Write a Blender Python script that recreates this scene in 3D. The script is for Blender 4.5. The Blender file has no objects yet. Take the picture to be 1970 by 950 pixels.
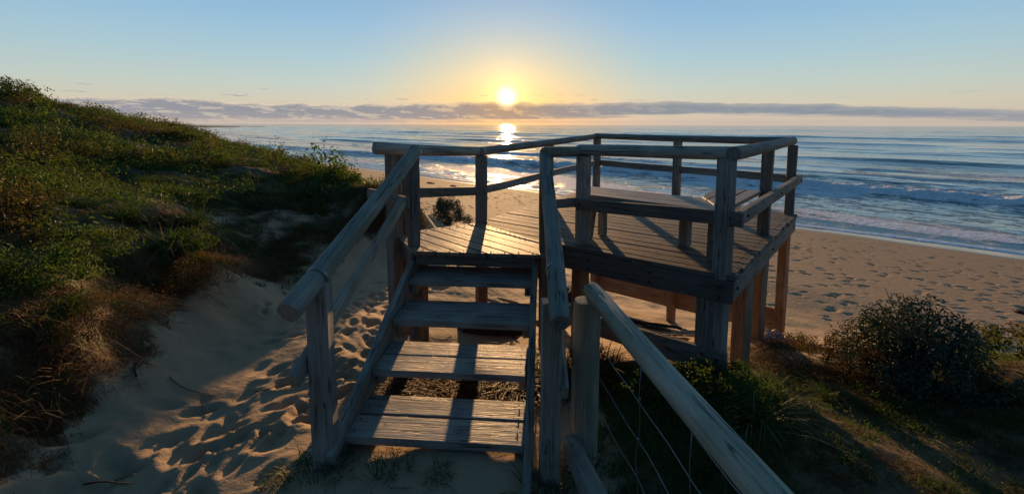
import bpy, bmesh, math, random
import numpy as np
from mathutils import Vector, Matrix, Euler

random.seed(7)
rng = np.random.default_rng(11)
SC = bpy.context.scene
COL = SC.collection
R = math.radians

# ---------------------------------------------------------------- camera, sky, sun, exposure
EYE = 1.10                                   # eye above the deck (deck top is z = 0)
cam = bpy.data.objects.new('camera', bpy.data.cameras.new('camera'))
COL.objects.link(cam)
cam.data.sensor_width = 36.0
cam.data.lens = 36.0 * 860 / 1970
cam.data.shift_y = -146.0 / 1970
cam.data.clip_start = 0.05
cam.data.clip_end = 60000
PITCH = math.atan((329 - 240.3) / 860)
cam.matrix_world = (Matrix.Translation((0, 0, EYE)) @ Matrix.Rotation(math.pi / 2 - PITCH, 4, 'X')
                    @ Matrix.Rotation(R(0.18), 4, 'Z'))
SC.camera = cam

SUN_EL, SUN_AZ = 3.5, -0.7                   # degrees; azimuth measured from +Y towards +X
SUN_DIR = Vector((math.sin(R(SUN_AZ)) * math.cos(R(SUN_EL)), math.cos(R(SUN_AZ)) * math.cos(R(SUN_EL)), math.sin(R(SUN_EL))))

vs = SC.view_settings
vs.view_transform = 'Standard'; vs.look = 'None'; vs.gamma = 1.0; vs.exposure = 0.55; vs.use_curve_mapping = False
cy = SC.cycles
cy.use_denoising = True
cy.max_bounces = 6; cy.diffuse_bounces = 3; cy.glossy_bounces = 3; cy.transmission_bounces = 3; cy.transparent_max_bounces = 6
cy.sample_clamp_indirect = 6.0
cy.caustics_reflective = False; cy.caustics_refractive = False


class NT:
    """small helper for building node trees"""
    def __init__(self, tree): self.t = tree; self.n = tree.nodes; self.l = tree.links
    def new(self, kind, **kw):
        nd = self.n.new(kind)
        for k, v in kw.items(): setattr(nd, k, v)
        return nd
    def link(self, a, b): self.l.new(a, b)
    def put(self, sock, v):
        if hasattr(v, 'links') or hasattr(v, 'is_linked'): self.link(v, sock)
        else:
            try: sock.default_value = v
            except Exception: sock.default_value = (*v, 1.0)
    def math(self, op, a, b=None, c=None, clamp=False):
        nd = self.new('ShaderNodeMath', operation=op); nd.use_clamp = clamp
        self.put(nd.inputs[0], a)
        if b is not None: self.put(nd.inputs[1], b)
        if c is not None: self.put(nd.inputs[2], c)
        return nd.outputs[0]
    def smooth(self, v, lo, hi, t0=0.0, t1=1.0):
        nd = self.new('ShaderNodeMapRange', interpolation_type='SMOOTHSTEP')
        for i, s in enumerate((v, lo, hi, t0, t1)): self.put(nd.inputs[i], s)
        return nd.outputs[0]
    def mix(self, f, a, b, blend='MIX'):
        nd = self.new('ShaderNodeMix', data_type='RGBA', blend_type=blend)
        self.put(nd.inputs[0], f); self.put(nd.inputs[6], a); self.put(nd.inputs[7], b)
        return nd.outputs[2]
    def noise(self, vec, scale, detail=4, rough=0.5, dist=0.0):
        nd = self.new('ShaderNodeTexNoise')
        if vec is not None: self.link(vec, nd.inputs['Vector'])
        self.put(nd.inputs['Scale'], scale); nd.inputs['Detail'].default_value = detail
        nd.inputs['Roughness'].default_value = rough; nd.inputs['Distortion'].default_value = dist
        return nd.outputs['Fac']
    def mapping(self, vec, scale=(1, 1, 1), loc=(0, 0, 0), rot=(0, 0, 0)):
        nd = self.new('ShaderNodeMapping'); self.link(vec, nd.inputs['Vector'])
        nd.inputs['Scale'].default_value = scale; nd.inputs['Location'].default_value = loc; nd.inputs['Rotation'].default_value = rot
        return nd.outputs[0]
    def ramp(self, f, stops):
        nd = self.new('ShaderNodeValToRGB'); self.link(f, nd.inputs[0])
        e = nd.color_ramp.elements
        while len(e) < len(stops): e.new(0.5)
        for el, (p, c) in zip(e, stops): el.position = p; el.color = (*c, 1.0)
        return nd.outputs[0]
    def comb(self, x, y, z):
        nd = self.new('ShaderNodeCombineXYZ')
        for i, s in enumerate((x, y, z)): self.put(nd.inputs[i], s)
        return nd.outputs[0]


def build_world():
    w = bpy.data.worlds.new('World'); SC.world = w; w.use_nodes = True
    T = NT(w.node_tree); T.n.clear()
    out = T.new('ShaderNodeOutputWorld'); bg = T.new('ShaderNodeBackground')
    sky = T.new('ShaderNodeTexSky', sky_type='NISHITA')
    sky.sun_disc = False; sky.sun_elevation = R(SUN_EL); sky.sun_rotation = R(SUN_AZ)
    sky.air_density = 1.0; sky.dust_density = 1.0; sky.ozone_density = 2.0
    tc = T.new('ShaderNodeTexCoord'); d = tc.outputs['Generated']
    sep = T.new('ShaderNodeSeparateXYZ'); T.link(d, sep.inputs[0])
    x, y, z = sep.outputs
    el = T.math('MULTIPLY', T.math('ARCSINE', z), 57.2958)
    az = T.math('MULTIPLY', T.math('ARCTAN2', x, y), 57.2958)
    dot = T.new('ShaderNodeVectorMath', operation='DOT_PRODUCT')
    T.link(d, dot.inputs[0]); dot.inputs[1].default_value = SUN_DIR
    ang = T.math('MULTIPLY', T.math('ARCCOSINE', T.math('MINIMUM', dot.outputs['Value'], 1.0)), 57.2958)
    # clear sky by elevation (what the low sun leaves in the air), warmer round the sun, darker away from it
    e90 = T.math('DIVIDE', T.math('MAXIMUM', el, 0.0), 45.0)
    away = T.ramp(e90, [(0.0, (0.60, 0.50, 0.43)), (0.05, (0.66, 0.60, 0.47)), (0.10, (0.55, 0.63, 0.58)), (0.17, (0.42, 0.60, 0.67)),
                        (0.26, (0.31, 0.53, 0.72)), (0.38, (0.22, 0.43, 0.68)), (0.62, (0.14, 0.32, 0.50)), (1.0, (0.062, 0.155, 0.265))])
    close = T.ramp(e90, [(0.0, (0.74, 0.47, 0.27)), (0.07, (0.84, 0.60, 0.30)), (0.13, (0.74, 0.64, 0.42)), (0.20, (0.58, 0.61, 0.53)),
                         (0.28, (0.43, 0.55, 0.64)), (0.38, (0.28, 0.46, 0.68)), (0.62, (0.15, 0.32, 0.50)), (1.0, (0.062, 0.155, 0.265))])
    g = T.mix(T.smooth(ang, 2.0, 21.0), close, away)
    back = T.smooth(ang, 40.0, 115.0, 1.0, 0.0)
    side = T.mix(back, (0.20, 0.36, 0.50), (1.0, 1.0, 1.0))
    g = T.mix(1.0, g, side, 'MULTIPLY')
    # Nishita sky with it
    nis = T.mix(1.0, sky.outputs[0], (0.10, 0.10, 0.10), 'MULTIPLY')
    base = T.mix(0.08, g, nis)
    # warm aureole round the sun
    gl1 = T.math('MULTIPLY', T.math('POWER', 2.718, T.math('MULTIPLY', ang, -1 / 1.7)), 1.5)
    gl2 = T.math('MULTIPLY', T.math('POWER', 2.718, T.math('MULTIPLY', ang, -1 / 6.0)), 0.20)
    base = T.mix(1.0, base, T.mix(1.0, (1.0, 0.55, 0.10), T.comb(gl1, gl1, gl1), 'MULTIPLY'), 'ADD')
    base = T.mix(1.0, base, T.mix(1.0, (1.0, 0.50, 0.06), T.comb(gl2, gl2, gl2), 'MULTIPLY'), 'ADD')
    # cloud bank low over the sea: noise in (azimuth, elevation)
    def cn(daz, de):
        return T.noise(T.comb(T.math('MULTIPLY', T.math('ADD', az, daz), 0.15), T.math('MULTIPLY', T.math('ADD', el, de), 0.62), 0.0), 1.6, 9, 0.62)
    n1 = cn(0.0, 0.0); n1s = cn(0.45, 0.22)
    n2 = T.noise(T.comb(T.math('MULTIPLY', az, 0.09), 3.7, 1.0), 1.0, 3, 0.6)
    n3 = T.noise(T.comb(T.math('MULTIPLY', az, 0.10), T.math('MULTIPLY', el, 2.4), 5.0), 1.2, 5, 0.6)
    azn = T.math('DIVIDE', T.math('ADD', az, 50.0), 100.0, clamp=True)
    def curve(*st):
        r = T.ramp(azn, [((a + 50) / 100.0, (v / 4.0,) * 3) for a, v in st]); return T.math('MULTIPLY', r, 4.0)
    top = T.math('ADD', curve((-50, 2.5), (-38, 2.75), (-20, 2.6), (0, 2.85), (20, 2.75), (34, 2.25), (50, 1.35)), T.math('MULTIPLY', T.math('SUBTRACT', n2, 0.5), 0.9))
    bot = curve((-50, 0.45), (0, 0.5), (14, 1.0), (22, 1.35), (36, 0.95), (50, 0.35))
    puff = T.math('MULTIPLY', T.math('SUBTRACT', n1, 0.5), T.smooth(az, -12.0, 20.0, 2.2, 0.8))
    edge_t = T.math('SUBTRACT', T.math('ADD', top, puff), el)
    edge_b = T.math('ADD', T.math('SUBTRACT', el, bot), T.math('MULTIPLY', T.math('SUBTRACT', n3, 0.5), 1.3))
    mask = T.math('MULTIPLY', T.smooth(edge_t, 0.0, 0.22), T.smooth(edge_b, -0.15, 0.30))
    holes = T.math('MULTIPLY', T.smooth(n3, 0.62, 0.72), T.smooth(az, -2.0, 10.0, 0.22, 0.08))
    mask = T.math('MULTIPLY', mask, T.math('SUBTRACT', 1.0, holes))
    low = T.math('MULTIPLY', T.smooth(el, 0.05, 0.4), T.smooth(T.math('ADD', el, T.math('MULTIPLY', n3, 0.8)), 0.75, 1.25, 1.0, 0.0))
    mask = T.math('MAXIMUM', mask, T.math('MULTIPLY', low, T.smooth(az, -2, 16.0, 0.55, 0.15)))
    rim = T.math('MULTIPLY', T.smooth(edge_t, 0.02, 0.14), T.smooth(edge_t, 0.16, 0.60, 1.0, 0.0))
    lit = T.smooth(T.math('SUBTRACT', n1, n1s), 0.01, 0.10)
    near = T.math('POWER', 2.718, T.math('MULTIPLY', ang, -1 / 7.0))
    ccol = T.mix(T.smooth(az, -45.0, 45.0), (0.285, 0.295, 0.335), (0.235, 0.28, 0.335))
    ccol = T.mix(T.smooth(el, 0.3, 1.6, 0.35, 0.0), ccol, (0.50, 0.40, 0.38))
    ccol = T.mix(T.math('MULTIPLY', near, 0.70, clamp=True), ccol, (0.62, 0.33, 0.12))
    rimc = T.mix(T.math('MULTIPLY', near, 1.2, clamp=True), (0.80, 0.66, 0.50), (1.3, 0.80, 0.28))
    ccol = T.mix(T.math('MULTIPLY', T.math('MAXIMUM', rim, T.math('MULTIPLY', lit, 0.55)), T.smooth(az, -20.0, 25.0, 0.85, 0.22)), ccol, rimc)
    # thin streaks over the bank
    st = T.noise(T.comb(T.math('MULTIPLY', az, 0.20), T.math('MULTIPLY', el, 3.0), 9.0), 1.3, 4, 0.55)
    sm = T.math('MULTIPLY', T.smooth(st, 0.63, 0.70), T.math('MULTIPLY', T.smooth(el, 2.5, 3.0), T.smooth(el, 3.6, 4.4, 1.0, 0.0)))
    sm = T.math('MULTIPLY', sm, T.smooth(az, 8.0, 20.0, 0.8, 0.15))
    allm = T.math('MAXIMUM', T.math('MULTIPLY', mask, 0.95), sm)
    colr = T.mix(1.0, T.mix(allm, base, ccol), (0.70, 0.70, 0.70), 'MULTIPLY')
    # the sun itself, just above the bank
    disc = T.math('ADD', T.smooth(ang, 0.3, 1.0, 6.0, 0.0), T.smooth(ang, 0.4, 1.9, 0.9, 0.0))
    colr = T.mix(1.0, colr, T.mix(1.0, (1.0, 0.74, 0.36), T.comb(disc, disc, disc), 'MULTIPLY'), 'ADD')
    below = T.smooth(el, -1.0, -0.05)
    colr = T.mix(below, (0.10, 0.13, 0.16), colr)
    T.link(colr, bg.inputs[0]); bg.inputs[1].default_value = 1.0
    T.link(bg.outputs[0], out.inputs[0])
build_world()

sun = bpy.data.objects.new('sun', bpy.data.lights.new('sun', 'SUN'))
COL.objects.link(sun)
sun.data.energy = 5.0; sun.data.angle = R(0.6); sun.data.color = (1.0, 0.58, 0.26)
sun.rotation_euler = (-SUN_DIR).to_track_quat('-Z', 'Y').to_euler()
sun.location = (0, 20, 12)


# ---------------------------------------------------------------- tags and mesh helpers
def tag(o, label=None, cat=None, group=None, kind=None):
    if label: o['label'] = label
    if cat: o['category'] = cat
    if group: o['group'] = group
    if kind: o['kind'] = kind
    return o

def thing(name, label, cat, loc=(0, 0, 0), group=None):
    o = bpy.data.objects.new(name, None); COL.objects.link(o); o.location = loc; o.empty_display_size = 0.2
    return tag(o, label, cat, group)

def mesh_np(name, verts, faces, mats, smooth=False, parent=None, attrs=None, matidx=None):
    """verts (n,3) array, faces (m,k) array"""
    verts = np.asarray(verts, np.float32); faces = np.asarray(faces, np.int32)
    me = bpy.data.meshes.new(name)
    m, k = faces.shape
    me.vertices.add(len(verts)); me.vertices.foreach_set('co', verts.ravel())
    me.loops.add(m * k); me.loops.foreach_set('vertex_index', faces.ravel())
    me.polygons.add(m); me.polygons.foreach_set('loop_start', np.arange(0, m * k, k, dtype=np.int32))
    try: me.polygons.foreach_set('loop_total', np.full(m, k, np.int32))
    except Exception: pass
    if matidx is not None: me.polygons.foreach_set('material_index', np.asarray(matidx, np.int32))
    me.polygons.foreach_set('use_smooth', np.full(m, bool(smooth)))
    for a, v in (attrs or {}).items():
        at = me.attributes.new(a, 'FLOAT', 'POINT'); at.data.foreach_set('value', np.asarray(v, np.float32))
    me.update(calc_edges=True); me.validate()
    for mt in (mats if isinstance(mats, (list, tuple)) else [mats]): me.materials.append(mt)
    o = bpy.data.objects.new(name, me); COL.objects.link(o)
    if parent: o.parent = parent
    return o

def world_loc(o):
    v = Vector((0, 0, 0))
    while o: v += o.location if not o.get('_rot') else Vector((0, 0, 0)); o = o.parent
    return v

def obj_bm(name, bm, mat, parent=None, M=None, smooth=False):
    """link a bmesh (local axes, X along the grain) with world matrix M under parent (parents are only translated)"""
    me = bpy.data.meshes.new(name); bm.normal_update(); bm.to_mesh(me); bm.free()
    for p in me.polygons: p.use_smooth = smooth
    me.materials.append(mat)
    o = bpy.data.objects.new(name, me); COL.objects.link(o)
    M = M or Matrix.Identity(4)
    if parent:
        o.parent = parent
        pw = parent.get('_w')
        P = Matrix([list(pw[i * 4:i * 4 + 4]) for i in range(4)]) if pw else Matrix.Translation(parent.location)
        o.matrix_local = P.inverted() @ M
    else: o.matrix_local = M
    o['_w'] = [M[i][j] for i in range(4) for j in range(4)]
    return o

def frame(p0, p1, up=(0, 0, 1), roll=0.0):
    p0, p1 = Vector(p0), Vector(p1)
    x = (p1 - p0).normalized(); up = Vector(up)
    if abs(x.dot(up)) > 0.98: up = Vector((0, 1, 0))
    y = up.cross(x).normalized(); z = x.cross(y)
    M = Matrix((x, y, z)).transposed().to_4x4(); M.translation = (p0 + p1) / 2
    if roll: M = M @ Matrix.Rotation(roll, 4, 'X')
    return M, (p1 - p0).length

def wob(p, s, seed):
    return (math.sin(p.x * 3.1 * s + seed * 1.7) + math.sin(p.x * 7.3 * s + p.y * 30 + seed * 2.9) * 0.5 + math.sin(p.x * 13.7 * s + p.z * 25 + seed) * 0.3)

def beam(name, p0, p1, w, h, mat, parent=None, up=(0, 0, 1), roll=0.0, bev=0.006, warp=0.0025, seg=10):
    """sawn timber from p0 to p1: w across, h along 'up', slightly warped, edges eased"""
    M, L = frame(p0, p1, up, roll)
    bm = bmesh.new()
    n = max(2, int(L * seg / 1.5))
    rings = []
    for i in range(n + 1):
        x = -L / 2 + L * i / n
        rings.append([bm.verts.new((x, sy * w / 2, sz * h / 2)) for sy, sz in ((-1, -1), (1, -1), (1, 1), (-1, 1))])
    for a, b in zip(rings, rings[1:]):
        for k in range(4): bm.faces.new((a[k], a[(k + 1) % 4], b[(k + 1) % 4], b[k]))
    bm.faces.new(rings[0][::-1]); bm.faces.new(rings[-1])
    bmesh.ops.recalc_face_normals(bm, faces=bm.faces)
    ed = [e for e in bm.edges if e.is_manifold and e.calc_face_angle(0) > 0.5]
    bmesh.ops.bevel(bm, geom=ed, offset=bev, segments=2, profile=0.5, affect='EDGES')
    sd = random.random() * 50
    for v in bm.verts:
        k = wob(v.co, 1, sd)
        v.co.y += warp * k; v.co.z += warp * wob(v.co, 0.8, sd + 9)
    return obj_bm(name, bm, mat, parent, M, smooth=False)

def log(name, p0, p1, r0, r1, mat, parent=None, cracks=1, roll=0.0, flat=0.0, bend=0.006, up=(0, 0, 1)):
    """peeled round pole with drying cracks, from p0 (radius r0) to p1 (radius r1)"""
    M, L = frame(p0, p1, up, roll)
    bm = bmesh.new(); ns = 40; n = max(6, int(L / 0.01)) if L < 1 else int(L / 0.02); sd = random.random() * 60
    ck = [(random.uniform(0.3, 2.6) + i * 2.1, random.uniform(-0.05, 0.35), random.uniform(0.6, 1.0), random.random() * 9) for i in range(cracks)]
    rings = []
    for i in range(n + 1):
        t = i / n; x = -L / 2 + L * t; r = r0 + (r1 - r0) * t
        e = min(t, 1 - t) * L
        if e < 0.010: r *= 0.94 + 0.06 * math.sqrt(max(0.0, 1 - (1 - e / 0.010) ** 2))
        ring = []
        for k in range(ns):
            a = 2 * math.pi * k / ns
            rr = r * (1 + 0.016 * math.sin(2 * a + sd + x * 1.1) + 0.012 * math.sin(3 * a - sd + x * 2.3) + 0.010 * math.sin(x * 5 + a + sd))
            for ca, c0, c1, ph in ck:
                if c0 < t < c1:
                    aa = ca + 0.18 * math.sin(x * 2.2 + ph) + 0.05 * math.sin(x * 9 + ph)
                    dd = math.atan2(math.sin(a - aa), math.cos(a - aa))
                    f = min((t - c0), (c1 - t)) * 12
                    if abs(dd) < 0.10: rr -= r * 0.16 * (1 - abs(dd) / 0.10) * min(1, max(f, 0))
            y, z = rr * math.cos(a), rr * math.sin(a)
            if flat: z = max(z, -r * (1 - flat))
            ring.append(bm.verts.new((x, y + bend * math.sin(t * 5 + sd), z + bend * math.sin(t * 4 + sd * 2))))
        rings.append(ring)
    for a, b in zip(rings, rings[1:]):
        for k in range(ns): bm.faces.new((a[k], a[(k + 1) % ns], b[(k + 1) % ns], b[k]))
    caps = [bm.faces.new(rings[0][::-1]), bm.faces.new(rings[-1])]
    bmesh.ops.recalc_face_normals(bm, faces=bm.faces)
    for f in caps:
        for e in f.edges: e.smooth = False
    o = obj_bm(name, bm, mat, parent, M, smooth=True)
    return o

def tube(name, pts, r, mat, parent=None, ns=6):
    bm = bmesh.new(); rings = []
    pts = [Vector(p) for p in pts]
    for i, p in enumerate(pts):
        d = (pts[min(i + 1, len(pts) - 1)] - pts[max(i - 1, 0)]).normalized()
        u = Vector((0, 0, 1)) if abs(d.z) < 0.9 else Vector((1, 0, 0))
        a = d.cross(u).normalized(); b = d.cross(a)
        rr = r[i] if isinstance(r, (list, tuple)) else r
        rings.append([bm.verts.new(p + a * rr * math.cos(t) + b * rr * math.sin(t)) for t in [2 * math.pi * k / ns for k in range(ns)]])
    for a, b in zip(rings, rings[1:]):
        for k in range(ns): bm.faces.new((a[k], a[(k + 1) % ns], b[(k + 1) % ns], b[k]))
    bm.faces.new(rings[0][::-1]); bm.faces.new(rings[-1])
    bmesh.ops.recalc_face_normals(bm, faces=bm.faces)
    return obj_bm(name, bm, mat, parent, Matrix.Identity(4), smooth=True)


# ---------------------------------------------------------------- value noise in numpy
def vnoise(x, y, seed=0):
    xi = np.floor(x).astype(np.int64); yi = np.floor(y).astype(np.int64)
    fx = x - xi; fy = y - yi
    fx = fx * fx * fx * (fx * (fx * 6 - 15) + 10); fy = fy * fy * fy * (fy * (fy * 6 - 15) + 10)
    def h(a, b):
        n = (a * 374761393 + b * 668265263 + seed * 974634777) & 0xFFFFFFFF
        n = ((n ^ (n >> 13)) * 1274126177) & 0xFFFFFFFF
        n = ((n ^ (n >> 16)) * 2246822519) & 0xFFFFFFFF
        return ((n ^ (n >> 15)) & 0xFFFFFF) / float(0xFFFFFF)
    a = h(xi, yi); b = h(xi + 1, yi); c = h(xi, yi + 1); d = h(xi + 1, yi + 1)
    return (a * (1 - fx) + b * fx) * (1 - fy) + (c * (1 - fx) + d * fx) * fy

def fbm(x, y, oct=4, seed=0, gain=0.5):
    s = 0; a = 1; t = 0
    for o in range(oct):
        s = s + a * vnoise(x * 2 ** o + 17.3 * o, y * 2 ** o - 9.1 * o, seed + o); t += a; a *= gain
    return s / t                              # 0..1

def sstep(x, a, b):
    t = np.clip((x - a) / (b - a), 0, 1); return t * t * (3 - 2 * t)


# ---------------------------------------------------------------- materials
def new_mat(name):
    m = bpy.data.materials.new(name); m.use_nodes = True
    T = NT(m.node_tree); T.n.clear()
    out = T.new('ShaderNodeOutputMaterial'); b = T.new('ShaderNodeBsdfPrincipled')
    T.link(b.outputs[0], out.inputs[0])
    return m, T, b, out

def wood(name, c_dark, c_mid, c_light, grain=1.0, rough=0.72, bump=0.5, islands=False, stain=None):
    m, T, b, out = new_mat(name)
    tc = T.new('ShaderNodeTexCoord'); oi = T.new('ShaderNodeObjectInfo')
    off = T.new('ShaderNodeVectorMath', operation='ADD'); T.link(tc.outputs['Object'], off.inputs[0])
    rnd = oi.outputs['Random']
    geo = T.new('ShaderNodeNewGeometry')
    if islands: rnd = geo.outputs['Random Per Island']
    T.link(T.comb(T.math('MULTIPLY', rnd, 37.0), T.math('MULTIPLY', rnd, 11.0), T.math('MULTIPLY', rnd, 23.0)), off.inputs[1])
    v = off.outputs[0]
    g1 = T.noise(T.mapping(v, (2.2 * grain, 38 * grain, 38 * grain)), 1.0, 5, 0.62, 0.35)
    g2 = T.noise(T.mapping(v, (5 * grain, 140 * grain, 140 * grain)), 1.0, 3, 0.6)
    blot = T.noise(v, 3.2, 4, 0.6)
    f = T.math('ADD', T.math('MULTIPLY', g1, 0.62), T.math('MULTIPLY', g2, 0.38))
    col = T.ramp(f, [(0.30, c_dark), (0.47, c_mid), (0.68, c_light)])
    col = T.mix(T.math('MULTIPLY', T.smooth(blot, 0.42, 0.70), 0.5), col, tuple(0.62 * c for c in c_mid))
    # long dark checks along the grain
    ck = T.noise(T.mapping(v, (0.9 * grain, 26 * grain, 26 * grain)), 1.0, 2, 0.5, 0.6)
    chk = T.math('MULTIPLY', T.smooth(T.math('ABSOLUTE', T.math('SUBTRACT', ck, 0.5)), 0.0, 0.022, 1.0, 0.0), T.smooth(blot, 0.40, 0.55))
    col = T.mix(T.math('MULTIPLY', chk, 0.85), col, tuple(0.22 * c for c in c_dark))
    if stain:
        sn = T.noise(T.mapping(v, (1.5, 6, 6)), 1.0, 4, 0.6)
        col = T.mix(T.math('MULTIPLY', T.smooth(sn, 0.45, 0.65), stain[1]), col, stain[0])
    kn = T.new('ShaderNodeTexVoronoi'); kn.inputs['Scale'].default_value = 1.0; T.link(T.mapping(v, (2.3 * grain, 11 * grain, 11 * grain)), kn.inputs['Vector'])
    kd = T.math('ADD', kn.outputs['Distance'], T.math('MULTIPLY', T.math('SUBTRACT', g1, 0.5), 0.12))
    col = T.mix(T.math('MULTIPLY', T.smooth(kd, 0.06, 0.16, 1.0, 0.0), 0.75), col, tuple(0.45 * c for c in c_dark))
    rn2 = T.math('FRACT', T.math('MULTIPLY', rnd, 7.31))
    col = T.mix(T.math('MULTIPLY', rn2, 0.45), col, T.mix(1.0, col, (1.12, 0.92, 0.70), 'MULTIPLY'))
    val = T.math('ADD', 0.62, T.math('MULTIPLY', rnd, 0.70))
    col = T.mix(1.0, col, T.comb(val, val, val), 'MULTIPLY')
    T.link(col, b.inputs['Base Color']); b.inputs['Roughness'].default_value = rough
    b.inputs['Specular IOR Level'].default_value = 0.35
    bp = T.new('ShaderNodeBump'); bp.inputs['Strength'].default_value = bump; bp.inputs['Distance'].default_value = 0.004
    T.link(T.math('SUBTRACT', f, T.math('MULTIPLY', chk, 0.8)), bp.inputs['Height']); T.link(bp.outputs[0], b.inputs['Normal'])
    return m

W_GREY = wood('weathered_timber', (0.10, 0.098, 0.082), (0.24, 0.235, 0.205), (0.38, 0.37, 0.325), bump=1.0, stain=((0.17, 0.15, 0.10), 0.45))
W_LOG = wood('weathered_pole', (0.13, 0.13, 0.105), (0.31, 0.31, 0.26), (0.46, 0.46, 0.40), grain=0.9, bump=1.0, stain=((0.22, 0.235, 0.17), 0.6))
W_DECK = wood('decking_timber', (0.12, 0.085, 0.055), (0.25, 0.185, 0.125), (0.36, 0.28, 0.20), islands=True, rough=0.62, bump=0.8)
W_MAIN = wood('worn_decking', (0.09, 0.072, 0.058), (0.20, 0.165, 0.13), (0.31, 0.265, 0.215), islands=True, rough=0.75, bump=0.9)
W_TREAD = wood('tread_timber', (0.10, 0.098, 0.085), (0.23, 0.225, 0.205), (0.35, 0.345, 0.315), grain=1.2, rough=0.6, islands=True, bump=1.0)
W_PINE = wood('sheltered_pine', (0.15, 0.10, 0.06), (0.27, 0.19, 0.12), (0.37, 0.28, 0.19), stain=((0.17, 0.075, 0.03), 0.5))
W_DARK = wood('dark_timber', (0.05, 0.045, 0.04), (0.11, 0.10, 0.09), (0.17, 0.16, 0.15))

def plain(name, col, rough=0.6, metal=0.0, var=0.3, scale=20):
    m, T, b, out = new_mat(name)
    tc = T.new('ShaderNodeTexCoord')
    n = T.noise(tc.outputs['Object'], scale, 4, 0.6)
    T.link(T.mix(n, tuple(c * (1 - var) for c in col), tuple(min(1, c * (1 + var)) for c in col)), b.inputs['Base Color'])
    b.inputs['Roughness'].default_value = rough; b.inputs['Metallic'].default_value = metal
    return m
M_STEEL = plain('galvanised_steel', (0.22, 0.22, 0.23), 0.55, 0.8)
M_NAIL = plain('rusty_steel', (0.035, 0.025, 0.02), 0.7, 0.4)
M_WEED = plain('dried_seaweed', (0.035, 0.014, 0.010), 0.8, 0, 0.5, 30)
M_STICK = plain('bleached_driftwood', (0.16, 0.11, 0.08), 0.8, 0, 0.4, 30)
M_RAG = plain('pale_driftwood', (0.32, 0.31, 0.31), 0.8, 0, 0.35, 14)

def leafy(name, c1, c2, trans=0.35, rough=0.62, tip=None, scale=1.5, patch=None):
    m, T, b, out = new_mat(name)
    geo = T.new('ShaderNodeNewGeometry'); rnd = geo.outputs['Random Per Island']
    n = T.noise(geo.outputs['Position'], scale, 3, 0.6)
    f = T.math('ADD', T.math('MULTIPLY', rnd, 0.38), T.math('MULTIPLY', n, 0.72), clamp=True)
    col = T.ramp(f, [(0.15, c1), (0.85, c2)])
    if tip is not None: col = T.mix(T.smooth(rnd, 0.94, 0.98), col, tip)
    if patch is not None:
        pn = T.noise(geo.outputs['Position'], 0.45, 3, 0.6)
        col = T.mix(T.smooth(pn, 0.47, 0.60), col, patch)
    T.link(col, b.inputs['Base Color']); b.inputs['Roughness'].default_value = rough
    b.inputs['Specular IOR Level'].default_value = 0.14
    tr = T.new('ShaderNodeBsdfTranslucent'); T.link(T.mix(1.0, col, (1.5, 1.4, 0.7), 'MULTIPLY'), tr.inputs[0])
    mx = T.new('ShaderNodeMixShader'); mx.inputs[0].default_value = trans
    T.link(b.outputs[0], mx.inputs[1]); T.link(tr.outputs[0], mx.inputs[2]); T.link(mx.outputs[0], out.inputs[0])
    return m
L_GREEN = leafy('shrub_leaves', (0.020, 0.050, 0.011), (0.078, 0.135, 0.027), tip=(0.13, 0.15, 0.05), patch=(0.072, 0.062, 0.024))
L_OLIVE = leafy('grey_green_leaves', (0.022, 0.042, 0.026), (0.080, 0.122, 0.080), trans=0.08, rough=0.65)
L_BRONZE = leafy('bronze_twigs', (0.045, 0.027, 0.012), (0.105, 0.064, 0.028), trans=0.2, rough=0.7)
L_GRASS = leafy('green_grass', (0.02, 0.05, 0.012), (0.08, 0.13, 0.03), tip=(0.14, 0.14, 0.06), rough=0.6)
L_DRY = leafy('dry_grass', (0.06, 0.028, 0.011), (0.16, 0.082, 0.03), trans=0.4, tip=(0.22, 0.15, 0.075))
L_PALE = leafy('pale_dead_blades', (0.24, 0.20, 0.12), (0.44, 0.39, 0.27), trans=0.3)
exec_marker = 0

# ---------------------------------------------------------------- terrain
SEA_Z = -3.9
CU, SU = math.cos(R(43)), math.sin(R(43))     # seaward direction is (SU, CU)
def shore(x, y): return SU * x + CU * y, -CU * x + SU * y   # u seaward, v along the beach to the left

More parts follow.
